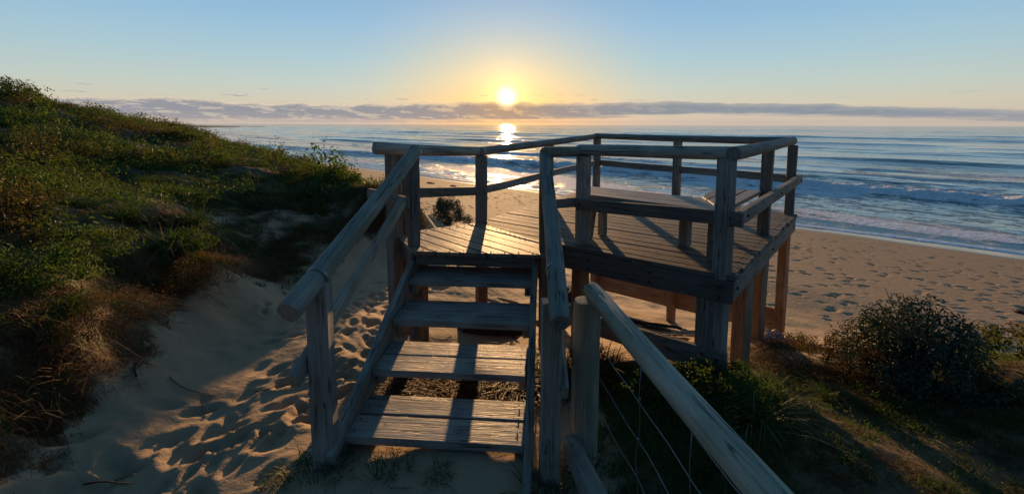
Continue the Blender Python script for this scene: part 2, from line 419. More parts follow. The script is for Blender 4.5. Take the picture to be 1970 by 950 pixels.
CP = np.array([
 # sand in front of the stairs and round the camera
 (0, 1, -.86), (0, 2.2, -.765), (-.5, 2.45, -.752), (-.1, 2.4, -.757), (-.85, 2.45, -.755), (-1.05, 2.25, -.755), (.12, 2.12, -.80), (-.5, 2.0, -.775), (.8, 2.2, -.86), (1.5, 1.5, -.9), (3, 1.5, -.9), (-2, 1.5, -.74), (-1.2, 1.2, -.8),
 (0, -2, -.8), (0, -6, -.5),
 # sandy path left of the stairs
 (-1.2, 3, -.87), (-1.6, 3.6, -.88), (-2.3, 3.7, -.86), (-1.6, 4.4, -.98), (-2.2, 4.6, -.95), (-1.8, 5.2, -1.04), (-2.4, 5.8, -1.06), (-1.2, 5.2, -1.12), (-1.2, 6.4, -1.2),
 (-.6, 7, -1.36), (0, 8, -1.7), (-1.2, 9, -1.58), (-.5, 6, -1.32), (-2.3, 11.2, -1.6), (-1.5, 10.2, -1.62), (.5, 10, -2.0),
 # under the platform
 (-.4, 3.2, -.9), (-.4, 4, -1.02), (.5, 4, -.98), (1, 3.7, -.86), (1.57, 3.2, -.76), (2.0, 3.7, -1.02), (2.66, 4.6, -1.2), (0.5, 5, -1.25), (1.5, 4.8, -1.28), (2, 5.6, -1.62),
 (3.57, 5.72, -1.84), (2.58, 6.8, -1.98), (1.5, 8, -2.1), (.3, 6.5, -1.55),
 # right-hand dune
 (2.2, 3.0, -.93), (2.6, 2.5, -.88), (2.0, 2.1, -.80), (3, 3.6, -1.10), (3.6, 3.4, -1.02), (4.2, 3.6, -.94), (5, 3.7, -.90), (6, 3.4, -.95), (4, 2, -.95), (6, 2, -1.1), (3.4, 4.6, -1.42), (4.5, 4.9, -1.55), (5.4, 4.7, -1.5),
 (6.6, 5.2, -2.3), (9, 1, -1.1), (12, -2, -1.2), (20, -9, -1.2), (9, 3, -2.0), (14, -1.5, -2.0), (15, -8, -.9), (5, -3, -.8), (8, 0, -1.0),
 # foot of the bank on the left
 (-2.15, 2.1, -.74), (-2.3, 2.7, -.77), (-2.75, 3.5, -.83), (-3.0, 4.4, -.88), (-3.1, 5.2, -.93), (-2.8, 6.2, -1.04), (-2.35, 7.5, -1.16), (-1.72, 8.6, -1.34),
 # top of the bank
 (-2.9, 1.4, -.30), (-2.95, 2.2, -.30), (-3.2, 2.9, -.22), (-3.5, 3.7, -.18), (-3.8, 4.6, -.24), (-3.95, 5.4, -.30), (-4.0, 6.8, -.64), (-3.3, 8.0, -.74), (-4.4, 8.0, -.42), (-3.0, 9.1, -.22), (-3.7, 9.0, -.36), (-2.15, 9.35, -.42),
 # the dune behind the bank
 (-3.4, 7.2, -.80), (-4.6, 9.2, -.30), (-4.7, 6.6, -.34), (-5.0, 4.5, .22), (-6.5, 4.0, .45), (-4.5, 2.5, .0), (-5, 0.5, .2), (-7.5, 8.5, -.05), (-3.6, 10.2, -.26), (-5.2, 10.5, -.32), (-6, 12.6, -.32), (-9, 13, .0), (-4.4, 11.5, -.40),
 (-11.0, 20, -.25), (-8.3, 16.5, -.33), (-16.5, 24, -.02), (-14.5, 23, -.30), (-17.5, 22, .85), (-20, 20.5, 1.6), (-18, 16, 2.1), (-14, 14, 1.05), (-12, 9, .75), (-17.5, 11.5, 2.1), (-22, 15, 2.9), (-22, 8, 3.0), (-12, 3, 1.3), (-10, 17.5, -.2),
 (-24, 22, 1.9), (-30, 27, 2.0), (-30, 15, 3.4), (-18, -2, 2.6), (-10, -6, 1.2), (-30, 0, 4.2), (-22, 31, .8), (-34, 42, .6),
 # seaward slope down to the beach
 (-4.6, 14.8, -1.0), (-3.5, 17, -2.5), (-8.6, 20.5, -1.2), (-8, 24, -2.6), (-13.5, 26, -.6), (-14, 30, -2.5), (-20, 36, -2.4), (-30, 46, -2.4), (-2.2, 12.6, -1.72), (-1.6, 14.5, -2.2), (0, 12.5, -2.4), (3, 11, -2.65), (7, 8, -2.7), (12, 3.5, -2.7), (16, 0, -2.7), (22, -6, -2.7),
 (5, 9, -2.6), (4, 7.5, -2.3), (1, 10.5, -2.3),
], float)

def _phi(r): return np.sqrt(r * r + 0.10)
_d = np.hypot(CP[:, None, 0] - CP[None, :, 0], CP[:, None, 1] - CP[None, :, 1])
_A = np.zeros((len(CP) + 3, len(CP) + 3)); _n = len(CP)
_A[:_n, :_n] = _phi(_d) + np.eye(_n) * -0.012
_A[:_n, _n] = 1; _A[:_n, _n + 1:] = CP[:, :2]; _A[_n, :_n] = 1; _A[_n + 1:, :_n] = CP[:, :2].T
_w = np.linalg.solve(_A, np.concatenate([CP[:, 2], np.zeros(3)]))

def beach_z(u): return SEA_Z + (26.2 - u) * 0.075 + 0.0008 * np.clip(26 - u, 0, 20) ** 2 - 0.02 * np.clip(u - 27, 0, 60)

def base_height(x, y):
    x = np.asarray(x, float); y = np.asarray(y, float); sh = x.shape
    x_in, y_in = x, y
    k = sstep(-x, 1.7, 3.0) * sstep(30 - y, 0, 8)             # the bank on the left winds in and out
    x = x + k * 1.0 * (fbm(x_in * .75, y_in * .75, 3, 71) - .5); y = y + k * .9 * (fbm(x_in * .75 + 9, y_in * .75, 3, 72) - .5)
    lobes = .26 * np.exp(-(((x_in + 3.2) / .5) ** 2 + ((y_in - 4.9) / .5) ** 2)) + .20 * np.exp(-(((x_in + 2.95) / .55) ** 2 + ((y_in - 2.75) / .6) ** 2)) - .16 * np.exp(-(((x_in + 3.3) / .45) ** 2 + ((y_in - 3.85) / .4) ** 2))
    xf, yf = x.ravel(), y.ravel(); z = np.empty(xf.size)
    for i in range(0, xf.size, 60000):
        s = slice(i, i + 60000)
        d = np.hypot(xf[s, None] - CP[None, :, 0], yf[s, None] - CP[None, :, 1])
        z[s] = _phi(d) @ _w[:_n] + _w[_n] + _w[_n + 1] * xf[s] + _w[_n + 2] * yf[s]
    z = z.reshape(sh) + lobes
    x, y = x_in, y_in
    u, v = shore(x, y)
    k = sstep(u, 9.5, 13.0)
    zb = beach_z(u) + 0.05 * (fbm(u * .12, v * .06, 3, 5) - .5)
    return z * (1 - k) + zb * k

# footprints: (x, y, heading, length, width, depth)
PRINTS = []
def add_prints():
    path = [(-2.3, 1.2), (-1.95, 2.2), (-1.55, 3.2), (-1.5, 4.2), (-1.75, 5.2), (-1.4, 6.4), (-.8, 7.6), (-.9, 9.2), (-1.0, 11), (0, 14)]
    def along(t):
        i = min(int(t), len(path) - 2); f = t - i
        a, b = path[i], path[i + 1]
        return a[0] + (b[0] - a[0]) * f, a[1] + (b[1] - a[1]) * f, math.atan2(b[1] - a[1], b[0] - a[0])
    for _ in range(460):
        t = rng.uniform(0, len(path) - 1.001); x, y, h = along(t)
        w = 0.34 if t < 6 else 0.6
        x += rng.normal(0, w); y += rng.normal(0, .12)
        if -.95 < x < .2 and 2.1 < y < 3: continue
        PRINTS.append((x, y, h + rng.normal(0, .5), rng.uniform(.18, .28), rng.uniform(.07, .11), rng.uniform(.010, .030)))
    for _ in range(40):                       # under and beside the platform
        PRINTS.append((rng.uniform(-.5, 3.0), rng.uniform(4.3, 6.6), rng.uniform(0, 6.3), .3, .13, rng.uniform(.02, .045)))
    for _ in range(3600):                     # the beach, mostly walked along the shore
        u = rng.uniform(10, 23.5); v = rng.uniform(-22, 26)
        if rng.random() > 0.35 + 0.65 * vnoise(np.array(u * .25), np.array(v * .12), 3): continue
        if u > 20 and rng.random() < 0.55: continue
        x = SU * u - CU * v; y = CU * u + SU * v
        h = R(133) + rng.normal(0, .7)
        PRINTS.append((x, y, h, rng.uniform(.22, .32), rng.uniform(.12, .17), rng.uniform(.014, .034)))
add_prints()

def veg_cover(x, y):
    """0 bare sand .. 1 covered with litter and roots"""
    u, v = shore(x, y)
    n = fbm(x * .55, y * .55, 4, 21)
    hill = sstep(-x, 2.4 + .0 * y, 3.0) * sstep(9.4 - u, 0, 1.2)
    bank = np.interp(y, [0, 1.4, 2.2, 2.9, 3.7, 4.6, 5.4, 6.3, 7.5, 8.7, 9.6, 10.5], [-2.5, -2.5, -2.5, -2.65, -3.05, -3.3, -3.45, -3.2, -2.8, -2.05, -2.3, -3.2])
    hill = sstep(bank - x - .55 * np.exp(-((y - 7.0) / 1.3) ** 2), -.25, .25) * sstep(9.6 - u, -.2, 1.0)
    bare = np.exp(-(((x + 4.4) / 1.7) ** 2 + ((y - 7.0) / 1.1) ** 2)) + .9 * np.exp(-(((x + 3.6) / 1.1) ** 2 + ((y - 8.3) / 1.1) ** 2)) + .8 * np.exp(-(((x + 6.3) / 1.6) ** 2 + ((y - 7.0) / .6) ** 2)) + .8 * np.exp(-(((x + 2.9) / .7) ** 2 + ((y - 7.6) / 1.6) ** 2)) + .6 * np.exp(-(((x + 3.5) / .5) ** 2 + ((y - 5.9) / .6) ** 2))
    bare = bare * (.12 + .85 * fbm(x * 1.6, y * 1.6, 3, 23))
    hill = hill * np.clip(1 - 1.15 * bare + (n - .5) * 1.2, 0, 1)
    right = sstep(x, .45, .8) * sstep(7.0 - u, -.4, .8) * sstep(3.55 - y + 0.45 * np.clip(x - 1.6, 0, 9), -.2, .5)
    right = right * np.clip(.25 + (n - .38) * 4, 0, 1)
    return np.clip(np.maximum(hill, right), 0, 1)

def ground_height(x, y, fine=True):
    z = base_height(x, y)
    u, v = shore(x, y)
    if fine:
        near = sstep(13 - u, 0, 5)
        vg = veg_cover(x, y)
        z = z + sstep(-x, 1.8, 2.8) * near * .22 * (fbm(x * 1.3 + 4, y * 1.3, 4, 73) - .5)
        z = z + near * (.10 * (fbm(x * 1.1, y * 1.1, 3, 2) - .5) + .028 * (fbm(x * 4.2, y * 3.2, 3, 8) - .5))
        z = z + near * vg * .10 * (fbm(x * 3.0, y * 3.0, 3, 12) - .5)
        z = z + .02 * (fbm(x * 1.7, y * 1.7, 3, 4) - .5) * sstep(24 - u, 0, 3)
    return z

def axis(parts):
    out = []
    for a, b, n in parts: out.append(np.linspace(a, b, n, endpoint=False))
    out.append(np.array([parts[-1][1]])); return np.concatenate(out)

def build_ground():
    xs = axis([(-4000, -200, 8), (-200, -60, 20), (-60, -22, 60), (-22, -8, 90), (-8, -3.2, 80), (-3.2, .8, 170), (.8, 4.5, 80), (4.5, 24, 230), (24, 80, 70), (80, 400, 12), (400, 4000, 6)])
    ys = axis([(-1500, -60, 8), (-60, -6, 24), (-6, .6, 30), (.6, 6.5, 240), (6.5, 13, 120), (13, 34, 210), (34, 70, 60), (70, 300, 30), (300, 3000, 8)])
    X, Y = np.meshgrid(xs, ys)
    Xc = np.clip(X, -60, 60); Yc = np.clip(Y, -30, 80)
    Z = ground_height(Xc, Yc)
    u, v = shore(X, Y)
    far = sstep(np.hypot(X, Y), 70, 200)
    Z = np.where(u > 9, np.maximum(beach_z(u), -9) * 1.0 * sstep(u, 9, 13) + Z * (1 - sstep(u, 9, 13)), Z * (1 - far) + far * 2.0)
    # press the footprints in
    for (px, py, h, L, W, D) in PRINTS:
        m = L * 1.5
        i0, i1 = np.searchsorted(xs, (px - m, px + m)); j0, j1 = np.searchsorted(ys, (py - m, py + m))
        if i1 <= i0 or j1 <= j0: continue
        sx = X[j0:j1, i0:i1] - px; sy = Y[j0:j1, i0:i1] - py
        a = (sx * math.cos(h) + sy * math.sin(h)) / (L / 2); b = (-sx * math.sin(h) + sy * math.cos(h)) / (W / 2)
        r = np.sqrt(a * a + b * b)
        Z[j0:j1, i0:i1] += -D * (1 - sstep(r, .45, 1.12)) * (1 + .35 * np.sin(a * 2.2)) + .28 * D * np.exp(-((r - 1.3) / .30) ** 2)
    veg = veg_cover(X, Y); wet = sstep(u + .8 * (fbm(v * .13, u * .2, 3, 31) - .5) * 2, 23.3, 25.3)
    ny, nx = X.shape
    idx = np.arange(nx * ny).reshape(ny, nx)
    F = np.stack([idx[:-1, :-1], idx[:-1, 1:], idx[1:, 1:], idx[1:, :-1]], -1).reshape(-1, 4)
    m, T, b, out = new_mat('dune_sand')
    geo = T.new('ShaderNodeNewGeometry'); P = geo.outputs['Position']
    av = T.new('ShaderNodeAttribute', attribute_name='veg'); aw = T.new('ShaderNodeAttribute', attribute_name='wet')
    n1 = T.noise(P, 0.9, 5, 0.6); n2 = T.noise(P, 9.0, 5, 0.65); n3 = T.noise(P, 160.0, 2, 0.6)
    sand = T.mix(n1, (0.33, 0.232, 0.142), (0.45, 0.33, 0.21))
    sand = T.mix(T.math('MULTIPLY', T.smooth(n2, 0.55, 0.75), 0.35), sand, (0.24, 0.165, 0.10))
    sand = T.mix(T.math('MULTIPLY', n3, 0.25), sand, (0.22, 0.15, 0.09))
    bits = T.noise(T.mapping(P, (1, 1, 1)), 22.0, 3, 0.7)
    sand = T.mix(T.math('MULTIPLY', T.smooth(bits, 0.68, 0.72), 0.7), sand, (0.07, 0.045, 0.03))
    litter = T.mix(T.noise(P, 30.0, 5, 0.7), (0.06, 0.04, 0.02), (0.20, 0.14, 0.075))
    col = T.mix(T.smooth(T.math('ADD', av.outputs['Fac'], T.math('MULTIPLY', T.math('SUBTRACT', n2, 0.5), 0.9)), 0.25, 0.6), sand, litter)
    col = T.mix(T.math('MULTIPLY', aw.outputs['Fac'], 0.6), col, (0.13, 0.09, 0.06))
    T.link(col, b.inputs['Base Color'])
    T.link(T.smooth(aw.outputs['Fac'], 0.3, 1.0, 0.9, 0.12), b.inputs['Roughness'])
    T.link(T.smooth(aw.outputs['Fac'], 0.2, 0.9, 0.15, 0.6), b.inputs['Specular IOR Level'])
    bp = T.new('ShaderNodeBump'); bp.inputs['Strength'].default_value = 0.55; bp.inputs['Distance'].default_value = 0.02
    hgt = T.math('ADD', T.math('MULTIPLY', T.noise(P, 14.0, 5, 0.6), 1.0), T.math('MULTIPLY', n3, 0.12))
    T.link(T.math('MULTIPLY', hgt, T.smooth(aw.outputs['Fac'], 0.0, 0.7, 1.0, 0.0)), bp.inputs['Height']); T.link(bp.outputs[0], b.inputs['Normal'])
    o = mesh_np('ground', np.stack([X, Y, Z], -1).reshape(-1, 3), F, m, True, attrs={'veg': veg.ravel(), 'wet': wet.ravel()})
    tag(o, kind='structure')
build_ground()

def gz(x, y): return float(ground_height(np.array([x]), np.array([y]))[0])

# ---------------------------------------------------------------- sea
def build_sea():
    us = axis([(23.5, 60, 240), (60, 130, 220), (130, 300, 170), (300, 900, 60), (900, 6000, 20), (6000, 40000, 10)])
    vsx = axis([(-40000, -3000, 8), (-3000, -400, 26), (-400, -120, 60), (-120, -50, 120), (-50, 60, 370), (60, 200, 160), (200, 600, 60), (600, 3000, 24), (3000, 40000, 8)])
    U, V = np.meshgrid(us, vsx)
    Z = np.zeros_like(U); foam = np.zeros_like(U); calm = np.zeros_like(U)
    def meander(s, amp, sc): return amp * (fbm(V * sc, V * 0 + s * 3.3, 3, 50 + s) - .5) * 2
    # breaker nearest to the beach, then lines of swell further out
    c = 43 + meander(1, 3.5, .03) + 5.5 * sstep(-V, -10, 40) * 0 - .05 * V
    h = .50 * (.55 + .7 * fbm(V * .05, V * 0, 3, 60))
    d = U - c
    Z += h * np.where(d < 0, np.exp(-(d / 1.2) ** 2), np.exp(-(d / 4.0) ** 2))
    brk = sstep(fbm(V * .035, V * 0 + 4, 3, 61), .30, .48)
    foam = np.maximum(foam, np.exp(-((d + .3) / 1.5) ** 2) * (.55 + .45 * brk))
    foam = np.maximum(foam, .74 * sstep(d, -.5, 1.0) * sstep(-d, -8 - 5 * brk, -1) * (.5 + .5 * brk))
    foam = np.maximum(foam, .56 * sstep(-d, .0, 2.5) * sstep(U, 26.5, 29))
    for s, (pos, ht, wd, fo) in enumerate([(55, .38, 2.0, .30), (66, .55, 2.2, .30), (80, .6, 2.6, .25), (97, .75, 3.0, .30), (118, .8, 3.5, .25), (146, .95, 4.2, .30), (182, .9, 5, .2), (228, 1.0, 6, .25), (290, 1.0, 8, .2), (380, 1.1, 10, .1), (500, 1.2, 14, 0)]):
        ht *= .55; c = pos + meander(s + 3, pos * .09, .018 * 60 / pos)
        seg = sstep(fbm(V * .022 * 60 / pos + s * 7.7, V * 0 + s, 3, 70 + s), .36, .60)
        d = U - c; hh = ht * (.08 + 1.15 * seg)
        Z += hh * np.where(d < 0, np.exp(-(d / (wd * .62)) ** 2), np.exp(-(d / (wd * 1.5)) ** 2))
        fs = sstep(fbm(V * .05 * 60 / pos + s * 3.1, V * 0 + s, 3, 90 + s), .52, .66)
        foam = np.maximum(foam, fo * 2.2 * fs * np.exp(-((d - .3) / (wd * .35)) ** 2))
        foam = np.maximum(foam, fo * 1.5 * fs * sstep(d, 0, 1) * np.exp(-(np.clip(d, 0, None) / (wd * 2.2))))
    rs = np.random.default_rng(77)
    for k in range(46):                                   # short-crested waves between the lines
        c = rs.uniform(46, 120) if k < 26 else rs.uniform(100, 320); vc = rs.uniform(-1.4, 1.8) * c; ln = rs.uniform(.08, .3) * c; wd = rs.uniform(.9, 1.8) * (c / 70) ** .6
        d = U - c - meander(20 + k, .02 * c, 1.2 / c) - rs.normal() * .06 * (V - vc)
        Z += rs.uniform(.10, .24) * (c / 70) ** .4 * np.exp(-((V - vc) / ln) ** 2) * np.where(d < 0, np.exp(-(d / (wd * .6)) ** 2), np.exp(-(d / (wd * 1.5)) ** 2))
    rough = np.clip(foam, 0, 1) * sstep(U, 36, 40) * sstep(64 - U, 0, 6)
    Z += rough * (.70 * (fbm(U * .8, V * .6, 5, 44, .62) - .5))
    near = sstep(900 - U, 0, 500)
    Z += near * (.10 * (fbm(U * .22, V * .10, 4, 40) - .5) * sstep(U, 27, 40) + .22 * (fbm(U * .06, V * .022, 3, 41) - .5) * sstep(U, 34, 60))
    st = sstep(fbm(U * .16 + 3, V * .045, 4, 45), .50, .66)
    foam = np.maximum(foam, .72 * st * sstep(U, 44, 47) * sstep(92 - U, 0, 30))
    foam = foam * np.where(U < 41, .55 + .9 * sstep(fbm(U * .30, V * .11, 4, 46), .38, .62), 1.0)
    # thin swash running up the sand
    edge = 25.6 + 1.3 * (fbm(V * .07, V * 0, 3, 77) - .5) * 2
    foam = np.maximum(foam, 1.0 * np.exp(-((U - edge - .35) / .42) ** 2))
    foam = np.maximum(foam, .60 * sstep(U, 25.4, 26) * sstep(31 - U, 0, 4) * .7)
    Zs = np.minimum(Z * sstep(U, 26, 33), 3) + SEA_Z + .03
    Zs = np.where(U < edge, Zs - .9 * sstep(edge - U, -.05, .8), Zs)
    Zs = np.maximum(Zs, SEA_Z - 1.0)
    bz = beach_z(U) + .012
    Zs = np.where((U >= edge) & (U < 28.5), np.maximum(Zs, bz + .012), Zs)
    reef = sstep(fbm(U * .55, V * .16, 4, 48), .55, .66) * sstep(U, 28.5, 30) * sstep(37 - U, 0, 2.5) * sstep(V, -27, -22) * sstep(-9 - V, 0, 6)
    foam = foam * (1 - .85 * reef)
    X = SU * U - CU * V; Y = CU * U + SU * V
    ny, nx = U.shape; idx = np.arange(nx * ny).reshape(ny, nx)
    F = np.stack([idx[:-1, :-1], idx[:-1, 1:], idx[1:, 1:], idx[1:, :-1]], -1).reshape(-1, 4)
    m, T, b, out = new_mat('sea_water')
    geo = T.new('ShaderNodeNewGeometry'); P = geo.outputs['Position']
    af = T.new('ShaderNodeAttribute', attribute_name='foam'); ad = T.new('ShaderNodeAttribute', attribute_name='dist'); fa = T.new('ShaderNodeAttribute', attribute_name='far'); rf = T.new('ShaderNodeAttribute', attribute_name='reef')
    rot = T.mapping(P, (1, 1, 1), rot=(0, 0, R(43)))           # x' along the crests, y' seaward
    fn = T.noise(T.mapping(rot, (.45, 1.0, 1)), 1.5, 6, 0.65)
    fn2 = T.noise(T.mapping(rot, (.6, 1.0, 1)), 5.0, 4, 0.6)
    lace = T.math('ABSOLUTE', T.math('SUBTRACT', fn, 0.5))
    f = T.math('ADD', af.outputs['Fac'], T.math('MULTIPLY', T.math('SUBTRACT', fn, 0.5), 1.5))
    f = T.math('ADD', f, T.math('MULTIPLY', T.math('SUBTRACT', fn2, 0.5), 0.7))
    fm = T.smooth(f, 0.36, 0.70)
    water = T.mix(T.smooth(ad.outputs['Fac'], 0.0, 0.35), (0.10, 0.14, 0.14), (0.02, 0.075, 0.105))
    water = T.mix(T.math('MULTIPLY', rf.outputs['Fac'], 0.9), water, (0.018, 0.016, 0.014))
    col = T.mix(fm, water, (0.90, 0.93, 0.95))
    T.link(col, b.inputs['Base Color'])
    T.link(T.smooth(fm, 0.0, 1.0, 0.06, 0.80), b.inputs['Roughness'])
    T.link(T.smooth(fm, 0.0, 1.0, 0.5, 0.15), b.inputs['Specular IOR Level'])
    b.inputs['IOR'].default_value = 1.48
    w1 = T.noise(T.mapping(rot, (.55, 1.0, 1)), 0.32, 4, 0.55, 0.4)
    w2 = T.noise(T.mapping(rot, (.6, 1.0, 1)), 1.6, 4, 0.6, 0.3)
    w3 = T.noise(T.mapping(rot, (.5, 1.0, 1)), 0.055, 4, 0.55, 0.2)
    hgt = T.math('ADD', T.math('MULTIPLY', w1, 0.20), T.math('ADD', T.math('MULTIPLY', w2, 0.035), T.math('MULTIPLY', w3, 0.9)))
    hgt = T.math('ADD', hgt, T.math('MULTIPLY', T.math('MULTIPLY', fm, fn2), 0.45))
    hgt = T.math('MULTIPLY', hgt, T.math('MULTIPLY', T.smooth(ad.outputs['Fac'], 0.0, 0.06, 0.10, 1.0), T.math('ADD', 1.0, T.math('MULTIPLY', fa.outputs['Fac'], 2.0))))
    bp = T.new('ShaderNodeBump'); bp.inputs['Strength'].default_value = 0.75; bp.inputs['Distance'].default_value = 1.0
    T.link(hgt, bp.inputs['Height']); T.link(bp.outputs[0], b.inputs['Normal'])
    o = mesh_np('sea', np.stack([X, Y, Zs], -1).reshape(-1, 3), F, m, True,
                attrs={'foam': np.clip(foam, 0, 1.2).ravel(), 'dist': np.clip((U - 25.5) / 100, 0, 1).ravel(), 'far': sstep(np.log(U), math.log(70), math.log(700)).ravel(), 'reef': reef.ravel()})
    tag(o, kind='structure')
build_sea()

# ---------------------------------------------------------------- viewing platform
def clip_poly(poly, p, n):
    """keep the part of poly where (q - p).n >= 0"""
    out = []
    for i in range(len(poly)):
        a, b = poly[i], poly[(i + 1) % len(poly)]
        da = (a[0] - p[0]) * n[0] + (a[1] - p[1]) * n[1]; db = (b[0] - p[0]) * n[0] + (b[1] - p[1]) * n[1]
        if da >= 0: out.append(a)
        if (da >= 0) != (db >= 0):
            t = da / (da - db); out.append((a[0] + (b[0] - a[0]) * t, a[1] + (b[1] - a[1]) * t))
    return out

def planking(name, poly, origin, direction, width, gap, ztop, thick, mat, parent, jag=0.012, seed=1, zjit=0.002, lengthen=0.0):
    """parallel boards laid over a polygon: ONE mesh, each board its own island, X along the grain"""
    rr = random.Random(seed)
    d = Vector((direction[0], direction[1], 0)).normalized(); n = Vector((-d.y, d.x, 0))
    M = Matrix((d, n, Vector((0, 0, 1)))).transposed().to_4x4(); M.translation = (origin[0], origin[1], ztop)
    loc = [((p[0] - origin[0]) * d.x + (p[1] - origin[1]) * d.y, (p[0] - origin[0]) * n.x + (p[1] - origin[1]) * n.y) for p in poly]
    lo = min(q[1] for q in loc); hi = max(q[1] for q in loc)
    bm = bmesh.new()
    y = lo
    while y < hi - 0.02:
        w = width + rr.uniform(-.002, .002)
        q = clip_poly(clip_poly(loc, (0, y), (0, 1)), (0, y + w), (0, -1))
        y += w + gap + rr.uniform(-.001, .0025)
        if len(q) < 3: continue
        ex = rr.uniform(-jag, jag); ez = rr.uniform(-zjit, zjit); sk = rr.uniform(-.0015, .0015)
        cx = sum(a for a, _ in q) / len(q)
        q = [(a + (ex if a > cx else -ex + rr.uniform(-jag, jag) * .5), b) for a, b in q]
        # split long boards lengthwise so that they can bow a little
        top = [bm.verts.new((a, b, ez + sk * math.sin(a * 2))) for a, b in q]
        bot = [bm.verts.new((a, b, ez - thick)) for a, b in q]
        k = len(q)
        fs = [bm.faces.new(top), bm.faces.new(bot[::-1])]
        for i in range(k): fs.append(bm.faces.new((top[i], bot[i], bot[(i + 1) % k], top[(i + 1) % k])))
    bmesh.ops.recalc_face_normals(bm, faces=bm.faces)
    ed = [e for e in bm.edges if e.is_manifold and e.calc_face_angle(0) > 0.5]
    bmesh.ops.bevel(bm, geom=ed, offset=0.004, segments=1, affect='EDGES')
    return obj_bm(name, bm, mat, parent, M)

def band(name, c, axis_dir, r, width, mat, parent):
    """a flat metal strap round a pole"""
    ax = Vector(axis_dir).normalized(); M, _ = frame(Vector(c) - ax * width / 2, Vector(c) + ax * width / 2)
    bm = bmesh.new(); ns = 36; rings = []
    for x, rr in ((-width / 2, r), (-width / 2, r + .004), (width / 2, r + .004), (width / 2, r)):
        rings.append([bm.verts.new((x, rr * math.cos(2 * math.pi * k / ns), rr * math.sin(2 * math.pi * k / ns))) for k in range(ns)])
    for a, b in ((0, 1), (1, 2), (2, 3), (3, 0)):
        for k in range(ns): bm.faces.new((rings[a][k], rings[a][(k + 1) % ns], rings[b][(k + 1) % ns], rings[b][k]))
    bmesh.ops.recalc_face_normals(bm, faces=bm.faces)
    return obj_bm(name, bm, mat, parent, M, smooth=False)

def nail(p, parent, r=.005):
    bm = bmesh.new()
    bmesh.ops.create_cone(bm, cap_ends=True, segments=8, radius1=r, radius2=r * .8, depth=.004)
    return obj_bm('nail', bm, M_NAIL, parent, Matrix.Translation(p))

def post(x, y, z0, z1, w, mat, parent, rot=0.0, dx=0.0, dy=0.0, name='post'):
    c, s = math.cos(rot), math.sin(rot)
    return beam(name, (x + dx, y + dy, z0), (x, y, z1), w, w, mat, parent, up=(-s, c, 0), bev=.008)

FQ = (1.627, 3.168); RQ = (3.56, 5.50); KQ = (1.48, 7.98); CQ = (-.26, 5.22); SQ = (-.33, 4.95); BQ = (.17, 4.27)
FDIR = (Vector((BQ[0] - FQ[0], BQ[1] - FQ[1], 0))).normalized()
SDIR = (Vector((RQ[0] - FQ[0], RQ[1] - FQ[1], 0))).normalized()
RK = (Vector((KQ[0] - RQ[0], KQ[1] - RQ[1], 0))).normalized()
DK = R(37)                                          # posts are square to the front edge

